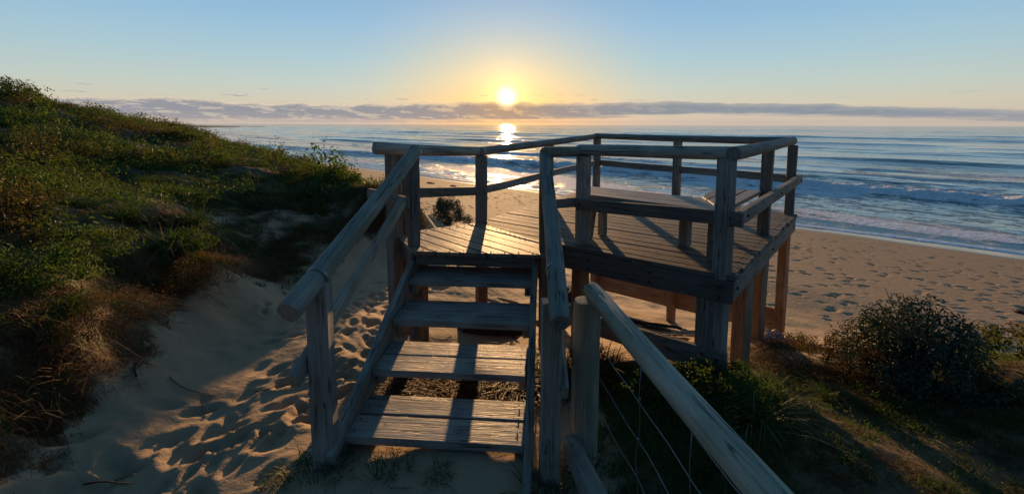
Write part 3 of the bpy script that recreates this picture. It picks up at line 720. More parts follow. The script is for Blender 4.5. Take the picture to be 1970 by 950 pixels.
def build_platform():
    T = thing('viewing_platform', 'weathered grey timber viewing platform on posts with railings, at the top of the stairs', 'viewing platform', (1.2, 5.2, -1.4))
    planking('deck_planking', [FQ, RQ, KQ, CQ, SQ, BQ], FQ, FDIR, .140, .012, 0.0, .035, W_MAIN, T, seed=3)
    planking('landing_planking', [(-.875, 3.80), (.30, 3.69), (.455, 4.02), (.165, 4.262), (-.345, 4.935), (-.40, 4.93), (-1.17, 4.45)], (.2, 3.9), (.70, -.72), .135, .011, 0.004, .035, W_DECK, T, seed=5, jag=.004)
    # fascias under the edges
    def along(a, b, e0=0., e1=0.):
        a, b = Vector((*a, 0)), Vector((*b, 0)); d = (b - a).normalized(); return a - d * e0, b + d * e1
    a, b = along(BQ, FQ, -.0, .0); z = Vector((0, 0, -.122)); n = Vector((-.6, -.8, 0)) * .0
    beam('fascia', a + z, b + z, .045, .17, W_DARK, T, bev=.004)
    a, b = along(FQ, RQ, -.03, -.02); beam('fascia', a + z + Vector((-.02, .02, .005)), b + z + Vector((-.02, .02, .005)), .045, .165, W_GREY, T, bev=.004)
    a, b = along(RQ, KQ, -.05, 0); beam('fascia', a + z + Vector((-.04, -.03, 0)), b + z + Vector((-.02, -.03, 0)), .045, .17, W_PINE, T)
    a, b = along(KQ, CQ); beam('fascia', a + z + Vector((.05, -.06, 0)), b + z + Vector((.05, -.03, 0)), .045, .17, W_PINE, T)
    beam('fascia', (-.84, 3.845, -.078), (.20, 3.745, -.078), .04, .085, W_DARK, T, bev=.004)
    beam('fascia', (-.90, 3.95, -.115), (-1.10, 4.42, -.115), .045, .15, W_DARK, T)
    beam('fascia', (-1.06, 4.47, -.20), (-.40, 4.88, -.20), .045, .32, W_PINE, T)  # made extra deep out of view, to keep low sun off the treads
    beam('bearer', (-.36, 4.86, -.225), (.42, 4.16, -.225), .045, .36, W_PINE, T)  # unseen deep board, added to block sunlight from the upper treads
    for f in (.25, .5, .75):                              # joists
        p = Vector((*FQ, 0)).lerp(Vector((*BQ, 0)), f); q = Vector((*RQ, 0)).lerp(Vector((*KQ, 0)), f)
        beam('joist', p + Vector((.03, .05, -.11)), q + Vector((-.05, -.08, -.11)), .045, .14, W_PINE, T)
    # posts that carry the railing: grey above the deck, sheltered pine below where the photo shows it
    F = (1.575, 3.262); Lp = (.655, 4.085); R2 = (2.545, 4.44); Rp = (3.47, 5.52); K = (1.50, 7.90); Mb = (2.50, 6.74); P = (-.345, 4.95); N = (.53, 6.42)
    post(*F, gz(1.57, 3.25) - .25, .86, .105, W_GREY, T, DK)
    post(F[0] - .075, F[1] + .062, gz(1.5, 3.3) - .25, -.205, .105, W_GREY, T, DK)
    post(*Lp, -.21, .82, .10, W_GREY, T, DK); post(Lp[0], Lp[1] + .03, gz(*Lp) - .25, -.215, .12, W_PINE, T, DK)
    for q in (R2, Rp): post(*q, -.205, .86, .10, W_GREY, T, R(50) - math.pi / 2)
    post(R2[0] + .02, R2[1] + .06, gz(*R2) - .25, -.212, .13, W_PINE, T, DK)
    post(2.03, 3.78, gz(2.03, 3.78) - .25, -.21, .12, W_PINE, T, DK)
    post(Rp[0] + .035, Rp[1] + .10, gz(3.55, 5.7) - .25, -.21, .105, W_PINE, T, DK)
    for q, zt in ((K, .87), (Mb, .87), (N, .81), (P, .76)):
        post(*q, -.205, zt, .10, W_GREY, T, R(40))
        post(q[0], q[1], gz(*q) - .25, -.21, .105, W_PINE, T, R(40))
    # posts of the landing
    post(.285, 3.83, gz(.28, 3.83) - .25, .80, .085, W_PINE, T, R(5))
    post(-.885, 3.96, gz(-.88, 3.96) - .25, .84, .09, W_GREY, T, R(42))
    post(-1.155, 4.34, gz(-1.15, 4.34) - .25, .84, .125, W_GREY, T, R(48))
    post(-1.075, 4.42, gz(-1.1, 4.42) - .25, .80, .075, W_PINE, T, R(48))
    post(-.31, 4.55, gz(-.31, 4.55) - .25, -.11, .085, W_PINE, T, R(10))
    post(-.86, 4.25, gz(-.86, 4.25) - .25, -.11, .085, W_PINE, T, R(10))
    # top rails: round poles
    log('top_rail', (.265, 3.79, .862), (.66, 4.15, .862), .046, .048, W_LOG, T, 1)
    log('top_rail', (.62, 4.165, .862), (1.61, 3.225, .905), .052, .050, W_LOG, T, 1)
    log('top_rail', (1.585, 3.19, .905), (3.53, 5.62, .905), .052, .052, W_LOG, T, 2)
    log('top_rail', (3.50, 5.60, .905), (1.47, 7.97, .905), .050, .048, W_GREY, T, 1)
    log('top_rail', (1.50, 7.98, .905), (-.37, 4.90, .800), .046, .048, W_GREY, T, 1)
    log('top_rail', (-.30, 4.97, .800), (-1.29, 4.18, .880), .048, .060, W_LOG, T, 2)
    # lower rails: sawn
    beam('lower_rail', (.60, 4.06, .378), (1.665, 3.165, .425), .05, .105, W_DARK, T)
    beam('lower_rail', (1.665, 3.215, .428), (3.64, 5.60, .44), .05, .10, W_GREY, T)
    beam('lower_rail', (3.47, 5.62, .435), (1.50, 7.96, .435), .045, .10, W_GREY, T)
    beam('lower_rail', (1.46, 7.86, .435), (-.33, 5.02, .365), .045, .09, W_GREY, T)
    beam('lower_rail', (-.37, 4.88, .375), (-.90, 4.02, .485), .045, .09, W_GREY, T)
    beam('lower_rail', (.30, 3.88, .405), (.64, 4.14, .385), .045, .085, W_GREY, T)
    beam('lower_rail', (-1.36, 4.20, .452), (-.90, 3.90, .415), .05, .095, W_GREY, T)
    # braces near the ground
    beam('bearer', (.68, 3.98, -.715), (1.60, 3.155, -.665), .045, .18, W_GREY, T, bev=.004)
    beam('bearer', (1.55, 7.98, -1.72), (3.52, 5.67, -1.46), .05, .33, W_PINE, T, bev=.004)
    beam('bearer', (.34, 3.88, -.66), (.60, 4.06, -.68), .045, .17, W_PINE, T, bev=.004)
    return T
PLAT = build_platform()

def bolt(p, d, parent, r=.011):
    M, _ = frame(Vector(p), Vector(p) + Vector(d).normalized() * .012)
    bm = bmesh.new(); bmesh.ops.create_cone(bm, cap_ends=True, segments=6, radius1=r, radius2=r * .9, depth=.012)
    bmesh.ops.rotate(bm, verts=bm.verts, matrix=Matrix.Rotation(math.pi / 2, 3, 'Y'))
    return obj_bm('bolt', bm, M_NAIL, parent, M)

def platform_bolts():
    front = Vector((-.6, -.8, 0))
    for f in (.06, .36, .66, .95):
        p = Vector((*BQ, 0)).lerp(Vector((*FQ, 0)), f)
        for dz in (-.085, -.165): bolt(p + front * .024 + Vector((0, 0, dz)), front, PLAT)
    for (x, y, z) in ((.63, 4.035, .385), (1.60, 3.225, .43), (1.545, 3.205, -.64), (1.47, 3.27, -.63)):
        bolt(Vector((x, y, z)) + front * .028, front, PLAT)
    side = Vector((.772, -.636, 0))
    for f in (.04, .5, .93):
        p = Vector((1.665, 3.215, .43)).lerp(Vector((3.64, 5.60, .44)), f)
        bolt(p + side * .027, side, PLAT)
        q = Vector((*FQ, 0)).lerp(Vector((*RQ, 0)), f) + Vector((-.02, .02, -.12)); bolt(q + side * .024, side, PLAT)
platform_bolts()

def deck_nails():
    deck = next(c for c in PLAT.children if c.name.startswith('deck_planking')); land = next(c for c in PLAT.children if c.name.startswith('landing_planking'))
    inw = Vector((FDIR.x, FDIR.y, 0)); n = 0
    sd = Vector((SDIR.x, SDIR.y, 0)); L = (Vector(RQ) - Vector(FQ)).length
    for i in range(18):
        p = Vector((*FQ, 0)) + sd * (.05 + i * .155) + inw * .075
        if i * .155 < L - .1: nail((p.x, p.y, .003), deck, .006); q = p + sd * .07; nail((q.x, q.y, .003), deck, .006)
    rr = random.Random(4)
    for i in range(9):
        t = (i + .5) / 9
        p = Vector((-.84, 3.85, 0)).lerp(Vector((.24, 3.745, 0)), t); nail((p.x, p.y, .007), land, .006)
        q = Vector((-1.08, 4.46, 0)).lerp(Vector((-.40, 4.87, 0)), t); nail((q.x, q.y, .007), land, .006)
        w = Vector((-.28, 4.80, 0)).lerp(Vector((.15, 4.22, 0)), t); nail((w.x, w.y, .007), land, .006)
deck_nails()

def build_bench():
    B = thing('corner_bench', 'low slatted timber bench built into the near corner of the platform railing', 'bench', (1.4, 3.9, 0))
    m0, m1 = (1.60, 3.345), (1.71, 3.97)               # mitre
    planking('seat', [(.70, 4.13), m0, m1, (.80, 4.74)], (.70, 4.13), (FQ[0] - BQ[0], FQ[1] - BQ[1]), .118, .010, .455, .035, W_GREY_I, B, seed=9, jag=.004)
    planking('seat', [m0, (2.50, 4.42), (2.09, 4.56), (1.73, 4.02)], m0, (SDIR.x, SDIR.y), .118, .012, .458, .035, W_GREY_I, B, seed=10, jag=.01)
    d = Vector((FQ[0] - BQ[0], FQ[1] - BQ[1], 0)).normalized()
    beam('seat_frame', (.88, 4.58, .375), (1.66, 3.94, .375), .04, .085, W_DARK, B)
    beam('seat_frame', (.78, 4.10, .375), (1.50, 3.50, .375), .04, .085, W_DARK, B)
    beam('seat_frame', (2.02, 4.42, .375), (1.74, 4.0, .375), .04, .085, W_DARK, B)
    post(.905, 4.40, .003, .418, .07, W_GREY, B, DK, name='leg')
    post(.80, 4.31, .003, .418, .06, W_GREY, B, DK, dx=-.05, dy=-.03, name='leg')
    post(1.59, 4.01, .003, .332, .085, W_GREY, B, DK, name='leg')
    post(2.08, 4.30, .003, .418, .06, W_GREY, B, DK, name='leg')
    post(1.63, 3.56, .003, .418, .06, W_GREY, B, DK, name='leg')
W_GREY_I = wood('bench_timber', (0.13, 0.115, 0.10), (0.25, 0.225, 0.195), (0.36, 0.33, 0.29), islands=True, rough=0.6)
build_bench()

# ---------------------------------------------------------------- stairs
SD = Vector((.0727, .9974, 0)); SA = Vector((.9974, -.0727, 0))          # up the flight / across to the right
def build_stairs():
    S = thing('staircase', 'grey timber staircase of four wide open treads climbing from the sand to the platform', 'staircase', (-.45, 3.0, -.7))
    nose0 = Vector((-.868, 3.655, -.205)); step = Vector((-.091, -1.248, -.478)) / 3
    for i in range(4):
        o = nose0 + step * i
        cl = .03 if i == 0 else 0
        t = planking('tread', [(o.x, o.y), (o.x + 1.03 * SA.x, o.y + 1.03 * SA.y), (o.x + 1.03 * SA.x + .405 * SD.x, o.y + 1.03 * SA.y + .405 * SD.y), (o.x + .405 * SD.x, o.y + .405 * SD.y)],
                     (o.x, o.y), (SA.x, SA.y), .198, .008 + .003 * i, o.z, .048, W_TREAD, S, jag=.003, seed=20 + i, zjit=.004)
        for e in (.035, .985):
            for k in (.05, .15, .26, .36):
                p = o + SA * e + SD * k; nail((p.x, p.y, p.z + .002), t)
        for e in (.03, 1.0):                               # cleats under each tread
            p = o + SA * e + SD * .06; q = o + SA * e + SD * .36
            beam('cleat', p + Vector((0, 0, -.093)), q + Vector((0, 0, -.093)), .05, .085, W_GREY, S)
    def stringer(off, ext0, ext1):
        a = nose0 + SA * off + Vector((0, 0, -.075)); dn = step / Vector((step.x, step.y, 0)).length
        beam('stringer', a - dn * ext1, a + dn * ext0, .048, .235, W_GREY, S, bev=.005)
    stringer(-.027, 1.36, .22); stringer(1.057, 1.62, .25)
    # newels and handrails
    post(-1.045, 2.345, gz(-1.045, 2.345) - .3, .27, .115, W_GREY, S, R(6), name='newel_post')
    post(.205, 2.23, gz(.2, 2.23) - .3, .20, .10, W_GREY, S, R(4), name='newel_post')
    h = log('handrail', (-1.071, 2.07, .194), (-.848, 3.93, .872), .058, .055, W_LOG, S, 3, roll=.6)
    band('strap', Vector((-1.071, 2.07, .194)).lerp(Vector((-.848, 3.93, .872)), .135), (.223, 1.86, .678), .0585, .022, M_STEEL, h)
    h2 = log('handrail', (.231, 2.05, .158), (.286, 3.85, .848), .050, .050, W_LOG, S, 3, roll=-.3)
    band('strap', Vector((.231, 2.05, .158)).lerp(Vector((.286, 3.85, .848)), .20), (.055, 1.8, .69), .0512, .02, M_STEEL, h2)
    beam('lower_rail', (-1.135, 2.20, -.235), (-.955, 3.88, .43), .045, .092, W_GREY, S)
    beam('lower_rail', (.278, 2.17, -.27), (.335, 3.80, .34), .04, .092, W_GREY, S)
    for q in ((-1.02, 2.62), (-.97, 3.03)): pass
build_stairs()

# ---------------------------------------------------------------- rail fence on the right
def build_fence():
    Fc = thing('rail_fence', 'log post and rail fence with wire strands below it, in the right foreground', 'fence', (.42, 2.38, -.8))
    log('post', (.405, 2.39, gz(.41, 2.39) - .3), (.43, 2.42, .125), .080, .076, W_LOG, Fc, 2, flat=.12, up=(0, 1, 0))
    a, b = Vector((.452, 2.49, .158)), Vector((.80, .25, .148))
    log('top_rail', a, b, .051, .050, W_LOG, Fc, 4, roll=.5)
    log('lower_rail', (.325, 2.36, -.70), (.43, 1.55, -.50), .055, .06, W_LOG, Fc, 1)
    def fx(y): return .485 + (2.42 - y) * .145
    hs = ((.075, .075), (-.113, -.06), (-.299, -.225), (-.488, -.40))
    for k, (z0, z1) in enumerate(hs):
        pts = []
        for i in range(25):
            t = i / 24; y = 2.42 - t * 2.2
            pts.append((fx(y) + .006 * math.sin(t * 23 + k), y, z0 + (z1 - z0) * t - .03 * math.sin(math.pi * t) + .008 * math.sin(t * 31 + k * 2)))
        tube('wire', pts, .0022, M_STEEL, Fc)
    for y in (1.86, 1.45):
        pts = [(fx(y) + .005 * math.sin(z * 20), y + .01 * math.sin(z * 13), z) for z in np.linspace(.05, -.62, 12)]
        tube('wire', pts, .002, M_STEEL, Fc)
    for z in (-.1, -.29):
        bm = bmesh.new(); bmesh.ops.create_uvsphere(bm, u_segments=6, v_segments=5, radius=.007)
        obj_bm('wire_knot', bm, M_STEEL, Fc, Matrix.Translation((fx(1.86), 1.86, z)))
build_fence()

# ---------------------------------------------------------------- vegetation
def unit(v): return v / np.maximum(np.linalg.norm(v, axis=1, keepdims=True), 1e-9)

def leaf_quads(c, nrm, length, width, r):
    """one pointed leaf (a folded diamond of 4 verts) at each centre, facing about nrm"""
    n = len(c); nrm = unit(nrm)
    t = unit(np.cross(nrm, r.normal(size=(n, 3)))); s = np.cross(nrm, t)
    L = (length * r.uniform(.6, 1.3, n))[:, None]; W = (width * r.uniform(.7, 1.2, n))[:, None]
    V = np.stack([c - t * L / 2, c + s * W / 2 + nrm * W * .25, c + t * L / 2, c - s * W / 2 + nrm * W * .25], 1).reshape(-1, 3)
    return V, np.arange(4 * n).reshape(n, 4)

def shrub_mesh(n, rx, ry, h, leaf, seed, lumps=9, low=.15, lr=.42):
    """leaf cloud of a low shrub: leaves crowd round lumps on an uneven dome, none on the ground"""
    r = np.random.default_rng(seed)
    a = r.uniform(0, 2 * np.pi, lumps); e = np.arcsin(r.uniform(low, .98, lumps)); k = r.uniform(.55, 1.06, lumps)
    C = np.stack([np.cos(a) * np.cos(e) * k, np.sin(a) * np.cos(e) * k, np.sin(e) * k], 1)
    w = r.uniform(.5, 1.3, lumps); idx = r.choice(lumps, n, p=w / w.sum())
    d = unit(r.normal(size=(n, 3))); rad = r.uniform(.25, 1, n)[:, None] ** .5 * lr * r.uniform(.7, 1.25, lumps)[idx][:, None]
    p = C[idx] + d * rad; p[:, 2] = np.abs(p[:, 2])
    p = p * np.array([rx, ry, h])
    nrm = d + np.array([0, 0, .6]) + r.normal(size=(n, 3)) * .5
    return leaf_quads(p, nrm, leaf, leaf * .5, r)

def blade_mesh(n, length, spread, width, seed, droop=1.0, base=.06, segs=4):
    """tuft of arching grass blades: each a tapering strip of quads"""
    r = np.random.default_rng(seed)
    a = r.uniform(0, 2 * np.pi, n); L = length * r.uniform(.55, 1.15, n); lean = spread * r.uniform(.15, 1.0, n); dr = droop * r.uniform(.5, 1.5, n)
    dx, dy = np.cos(a), np.sin(a); b0 = base * np.sqrt(r.uniform(0, 1, n)); ba = r.uniform(0, 2 * np.pi, n)
    rings = []
    tw = r.uniform(-.6, .6, n)
    for i in range(segs + 1):
        t = i / segs
        out = L * (lean * t + .35 * dr * t * t); up = L * (t * (1 - .25 * lean) - .45 * dr * t * t * t)
        cx = b0 * np.cos(ba) + dx * out; cyy = b0 * np.sin(ba) + dy * out; cz = up
        w = width * (1 - t) ** .7 * (.6 + .4 * (t < .6)) + .0004
        px, py = -np.sin(a + tw * t), np.cos(a + tw * t)
        rings.append(np.stack([np.stack([cx - px * w, cyy - py * w, cz], 1), np.stack([cx + px * w, cyy + py * w, cz], 1)], 1))
    V = np.stack(rings, 1)                               # n, segs+1, 2, 3
    per = (segs + 1) * 2
    f = []
    for i in range(segs): f.append([2 * i, 2 * i + 1, 2 * i + 3, 2 * i + 2])
    F = (np.arange(n) * per)[:, None, None] + np.array(f)[None]
    return V.reshape(-1, 3), F.reshape(-1, 4)

def normals_at(x, y, e=.12):
    zx = (base_height(x + e, y) - base_height(x - e, y)) / (2 * e); zy = (base_height(x, y + e) - base_height(x, y - e)) / (2 * e)
    return zx, zy

def scatter(protos, x, y, scale, seed, sink=.0, slope=1.0):
    """bake many copies of the proto meshes standing on the ground into one (verts, faces)"""
    r = np.random.default_rng(seed); z = ground_height(x, y); zx, zy = normals_at(x, y)
    which = r.integers(0, len(protos), len(x)); th = r.uniform(0, 2 * np.pi, len(x))
    VV, FF, off = [], [], 0
    for k, (V, F) in enumerate(protos):
        i = np.where(which == k)[0]
        if not len(i): continue
        c, s = np.cos(th[i])[:, None], np.sin(th[i])[:, None]; sc = scale[i][:, None]
        X = (V[None, :, 0] * c - V[None, :, 1] * s) * sc; Y = (V[None, :, 0] * s + V[None, :, 1] * c) * sc
        Z = V[None, :, 2] * sc * r.uniform(.75, 1.25, len(i))[:, None]
        Z = Z + slope * (zx[i][:, None] * X + zy[i][:, None] * Y)
        P = np.stack([X + x[i][:, None], Y + y[i][:, None], Z + z[i][:, None] - sink], -1)
        m = len(V)
        VV.append(P.reshape(-1, 3)); FF.append((F[None] + (np.arange(len(i)) * m)[:, None, None]).reshape(-1, F.shape[1]) + off); off += m * len(i)
    return np.concatenate(VV), np.concatenate(FF)

def sample(n, x0, x1, y0, y1, dens, seed):
    r = np.random.default_rng(seed)
    x = r.uniform(x0, x1, n); y = r.uniform(y0, y1, n)
    k = r.uniform(0, 1, n) < dens(x, y)
    return x[k], y[k]

def build_cover():
    r = np.random.default_rng(5)
    def shrubby(x, y):                                    # where green shrubs close over the dune
        u, v = shore(x, y)
        n = fbm(x * .33 + 3, y * .33, 3, 33)
        hill = sstep(-x, 3.3, 4.0) * sstep(9.2 - u, 0, .6)
        green = sstep(n, .40, .50) * (1 - np.exp(-(((x + 4.6) / 1.7) ** 2 + ((y - 6.9) / .8) ** 2)) * 1.0)
        green = np.maximum(green, np.exp(-(((x + 6.6) / 1.8) ** 2 + ((y - 6.2) / .45) ** 2)))
        green = np.maximum(green, sstep(u, 7.0, 7.6) * sstep(y, 9.5, 11) * .9)
        return np.clip(hill * green * sstep(veg_cover(x, y), .2, .5), 0, 1)
    near = [shrub_mesh(260, .30, .28, .26, .036, s, 6) for s in range(4)]
    far = [shrub_mesh(110, .42, .38, .30, .060, 10 + s, 6) for s in range(4)]
    x, y = sample(9000, -14, -3, 1.5, 12, lambda a, b: shrubby(a, b) * .16, 1)
    V1, F1 = scatter(near, x, y, r.uniform(.5, 1.1, len(x)) * np.where(r.random(len(x)) < .22, 1.9, 1.0), 2, .03)
    x, y = sample(14000, -32, -3.5, 10, 36, lambda a, b: shrubby(a, b) * .32, 3)
    V2, F2 = scatter(far, x, y, r.uniform(.55, 1.25, len(x)) * np.where(r.random(len(x)) < .12, 1.6, 1.0), 4, .04)
    o = mesh_np('shrub_cover', np.concatenate([V1, V2]), np.concatenate([F1, F2 + len(V1)]), L_GREEN)
    herb = [shrub_mesh(110, .17, .16, .07, .015, 90 + s, 14, .02, .3) for s in range(4)]
    def herby(a, b):
        n = fbm(a * 1.0 + 2, b * 1.0 + 7, 3, 52); lush = .9 * np.exp(-(((a - 1.25) / .7) ** 2 + ((b - 2.75) / .4) ** 2))
        return np.clip(sstep(n, .44, .58) * .7 + lush, 0, 1) * sstep(a, .5, .75) * sstep(4.1 - b + .3 * np.clip(a - 2, 0, 9), 0, .5)
    x, y = sample(2600, .4, 6.5, .8, 5.2, lambda a, b: herby(a, b) * .8, 20)
    Vh, Fh = scatter(herb, x, y, r.uniform(.6, 1.3, len(x)), 21, .01)
    tag(mesh_np('ground_cover', Vh, Fh, L_GREEN), 'low leafy green ground cover on the sandy dune right of the stairs', 'ground cover', kind='stuff')
    tag(o, 'low green coastal shrubs growing together over the dune on the left', 'shrubs', kind='stuff')

    # green and straw coloured grass between the shrubs
    tufts = [blade_mesh(18, .20, .95, .0046, 40 + s, 1.3, .09, 3) for s in range(5)]
    def grassy(x, y):
        n = fbm(x * .9, y * .9, 3, 36)
        return veg_cover(x, y) * np.maximum(sstep(n, .36, .54), .9 * sstep(-x, 2.7, 3.1) * sstep(4.6 - y, 0, .6))
    x, y = sample(15000, -11, -2.2, .8, 11, lambda a, b: grassy(a, b) * .30, 6)
    V1, F1 = scatter(tufts, x, y, np.where((x < -2.6) & (y < 4.8), .62, 1.0) * r.uniform(.6, 1.3, len(x)), 7)
    x, y = sample(9000, -30, -4, 10, 30, lambda a, b: grassy(a, b) * .28, 8)
    V2, F2 = scatter(tufts[:3], x, y, r.uniform(1.2, 2.2, len(x)), 9)
    def mats(x, y):
        u, v = shore(x, y)
        return sstep(-x, 2.6, 3.2) * sstep(9.4 - u, 0, .5) * sstep(fbm(x * 1.2 + 5, y * 1.2, 3, 57), .46, .58) * sstep(y, 5.2, 6)
    x, y = sample(4200, -8, -2.4, 5, 10.5, lambda a, b: mats(a, b) * .5, 24)
    V6, F6 = scatter(tufts, x, y, r.uniform(.4, .9, len(x)), 25)
    V2, F2 = np.concatenate([V2, V6]), np.concatenate([F2, F6 + len(V2)])
    def grassy_r(x, y):
        n = fbm(x * 1.1 + 5, y * 1.1, 3, 39)
        lush = np.exp(-(((x - 1.35) / .55) ** 2 + ((y - 2.85) / .35) ** 2)) + .8 * np.exp(-(((x - .75) / .35) ** 2 + ((y - 2.7) / .4) ** 2))
        return np.clip(veg_cover(x, y) * sstep(n, .40, .55) * .55 + lush, 0, 1) * sstep(x, .38, .6)
    x, y = sample(15000, .4, 6.5, .8, 4.6, lambda a, b: grassy_r(a, b) * .75, 10)
    V3, F3 = scatter(tufts, x, y, r.uniform(.22, .6, len(x)), 11)
    V = np.concatenate([V1, V2, V3]); F = np.concatenate([F1, F2 + len(V1), F3 + len(V1) + len(V2)])
    o = mesh_np('dune_grass', V, F, L_GRASS)
    tag(o, 'green grass growing over the dunes on both sides of the platform', 'grass', kind='stuff')

    dry = [blade_mesh(40, .13, 1.5, .0024, 60 + s, 1.7, .11, 3) for s in range(5)]
    bank_x = lambda yy: np.interp(yy, [0, 1.4, 2.2, 2.9, 3.7, 4.6, 5.4, 6.3, 7.5, 8.7], [-2.5, -2.5, -2.5, -2.65, -3.05, -3.3, -3.45, -3.2, -2.8, -2.05])
    def sparse(x, y):                                     # thin mats over the bare sandy slope
        u, v = shore(x, y)
        return sstep(-x, 2.5, 3.0) * sstep(9.4 - u, 0, .5) * sstep(fbm(x * 1.5, y * 1.5, 3, 55), .42, .56) * sstep(y, 5.2, 6)
    def bank(x, y):
        d = bank_x(y) - x
        n = fbm(x * 1.3, y * 1.3, 3, 43)
        return sstep(d, -.12, .15) * sstep(np.where(y < 3.7, .6, .95) - d, 0, .4) * sstep(n, .34, .5) * (1 - .72 * np.exp(-((y - 7.3) / 1.3) ** 4))
    x, y = sample(26000, -5, -1.4, .8, 9.0, lambda a, b: bank(a, b) * .6, 12)
    V1, F1 = scatter(dry, x, y, np.where(y < 4.4, .55, 1.0) * r.uniform(.6, 1.3, len(x)), 13, .01)
    x, y = sample(9000, -13, -2.5, 1, 13, lambda a, b: veg_cover(a, b) * sstep(fbm(a * .8, b * .8, 3, 47), .44, .58) * .30, 14)
    V2, F2 = scatter(dry, x, y, r.uniform(.7, 1.5, len(x)), 15, .01)
    x, y = sample(5200, -8, -2.3, 5, 10.5, lambda a, b: sparse(a, b) * .5, 22)
    V5, F5 = scatter(dry, x, y, r.uniform(.4, 1.0, len(x)), 23, .01)
    V2, F2 = np.concatenate([V2, V5]), np.concatenate([F2, F5 + len(V2)])
    def dry_r(x, y):
        n = fbm(x * 1.2 + 9, y * 1.2, 3, 49)
        rim = np.exp(-(((x - 2.75) / .55) ** 2 + ((y - 3.75) / .28) ** 2)) + .7 * np.exp(-(((x - .1) / .5) ** 2 + ((y - 3.35) / .2) ** 2))
        return np.clip(veg_cover(x, y) * sstep(n, .42, .56) * .8 * sstep(x, .5, .7) + rim, 0, 1)
    x, y = sample(12000, -.5, 6.5, .8, 4.8, lambda a, b: dry_r(a, b) * .7, 16)
    V3, F3 = scatter(dry, x, y, r.uniform(.25, .62, len(x)), 17, .01)
    x, y = sample(520, -.85, .6, 3.0, 3.75, lambda a, b: np.exp(-((b - 3.36) / .24) ** 2) * .55, 18)
    V4, F4 = scatter(dry, x, y, r.uniform(1.3, 2.1, len(x)), 19, .01)
    V3, F3 = np.concatenate([V3, V4]), np.concatenate([F3, F4 + len(V3)])
    V = np.concatenate([V1, V2, V3]); F = np.concatenate([F1, F2 + len(V1), F3 + len(V1) + len(V2)])
    o = mesh_np('dry_grass', V, F, L_DRY)
    tag(o, 'brown dry grass and roots hanging over the sandy banks', 'dry grass', kind='stuff')
build_cover()

def plant(name, label, cat, x, y, group=None, dz=0.0):
    o = thing(name, label, cat, (x, y, gz(x, y) + dz), group)
    return o

def mesh_child(name, VF, mat, parent): return mesh_np(name, VF[0], VF[1], mat, parent=parent)

def stems(root, n, rx, h, seed, mat, r0=.012):
    """woody stems from the base up into the crown, ONE mesh"""
    rr = random.Random(seed); bm = bmesh.new()
    for k in range(n):
        a = rr.uniform(0, 6.28); q = rr.uniform(.2, .75)
        pts = [Vector((.05 * math.cos(a), .05 * math.sin(a), -.06)), Vector((rx * q * .45 * math.cos(a), rx * q * .45 * math.sin(a), h * .35)), Vector((rx * q * math.cos(a + .3), rx * q * math.sin(a + .3), h * rr.uniform(.6, .85)))]
        rings = []
        for i, p in enumerate(pts):
            r = r0 * (1 - .38 * i)
            rings.append([bm.verts.new(p + Vector((r * math.cos(t), r * math.sin(t), 0))) for t in (0, 1.26, 2.51, 3.77, 5.03)])
        for A, B in zip(rings, rings[1:]):
            for j in range(5): bm.faces.new((A[j], A[(j + 1) % 5], B[(j + 1) % 5], B[j]))
    bmesh.ops.recalc_face_normals(bm, faces=bm.faces)
    return obj_bm('stem', bm, mat, root, Matrix.Translation(root.location), True)

W_STEM = plain('bark', (0.09, 0.06, 0.045), 0.85, 0, .4, 30)

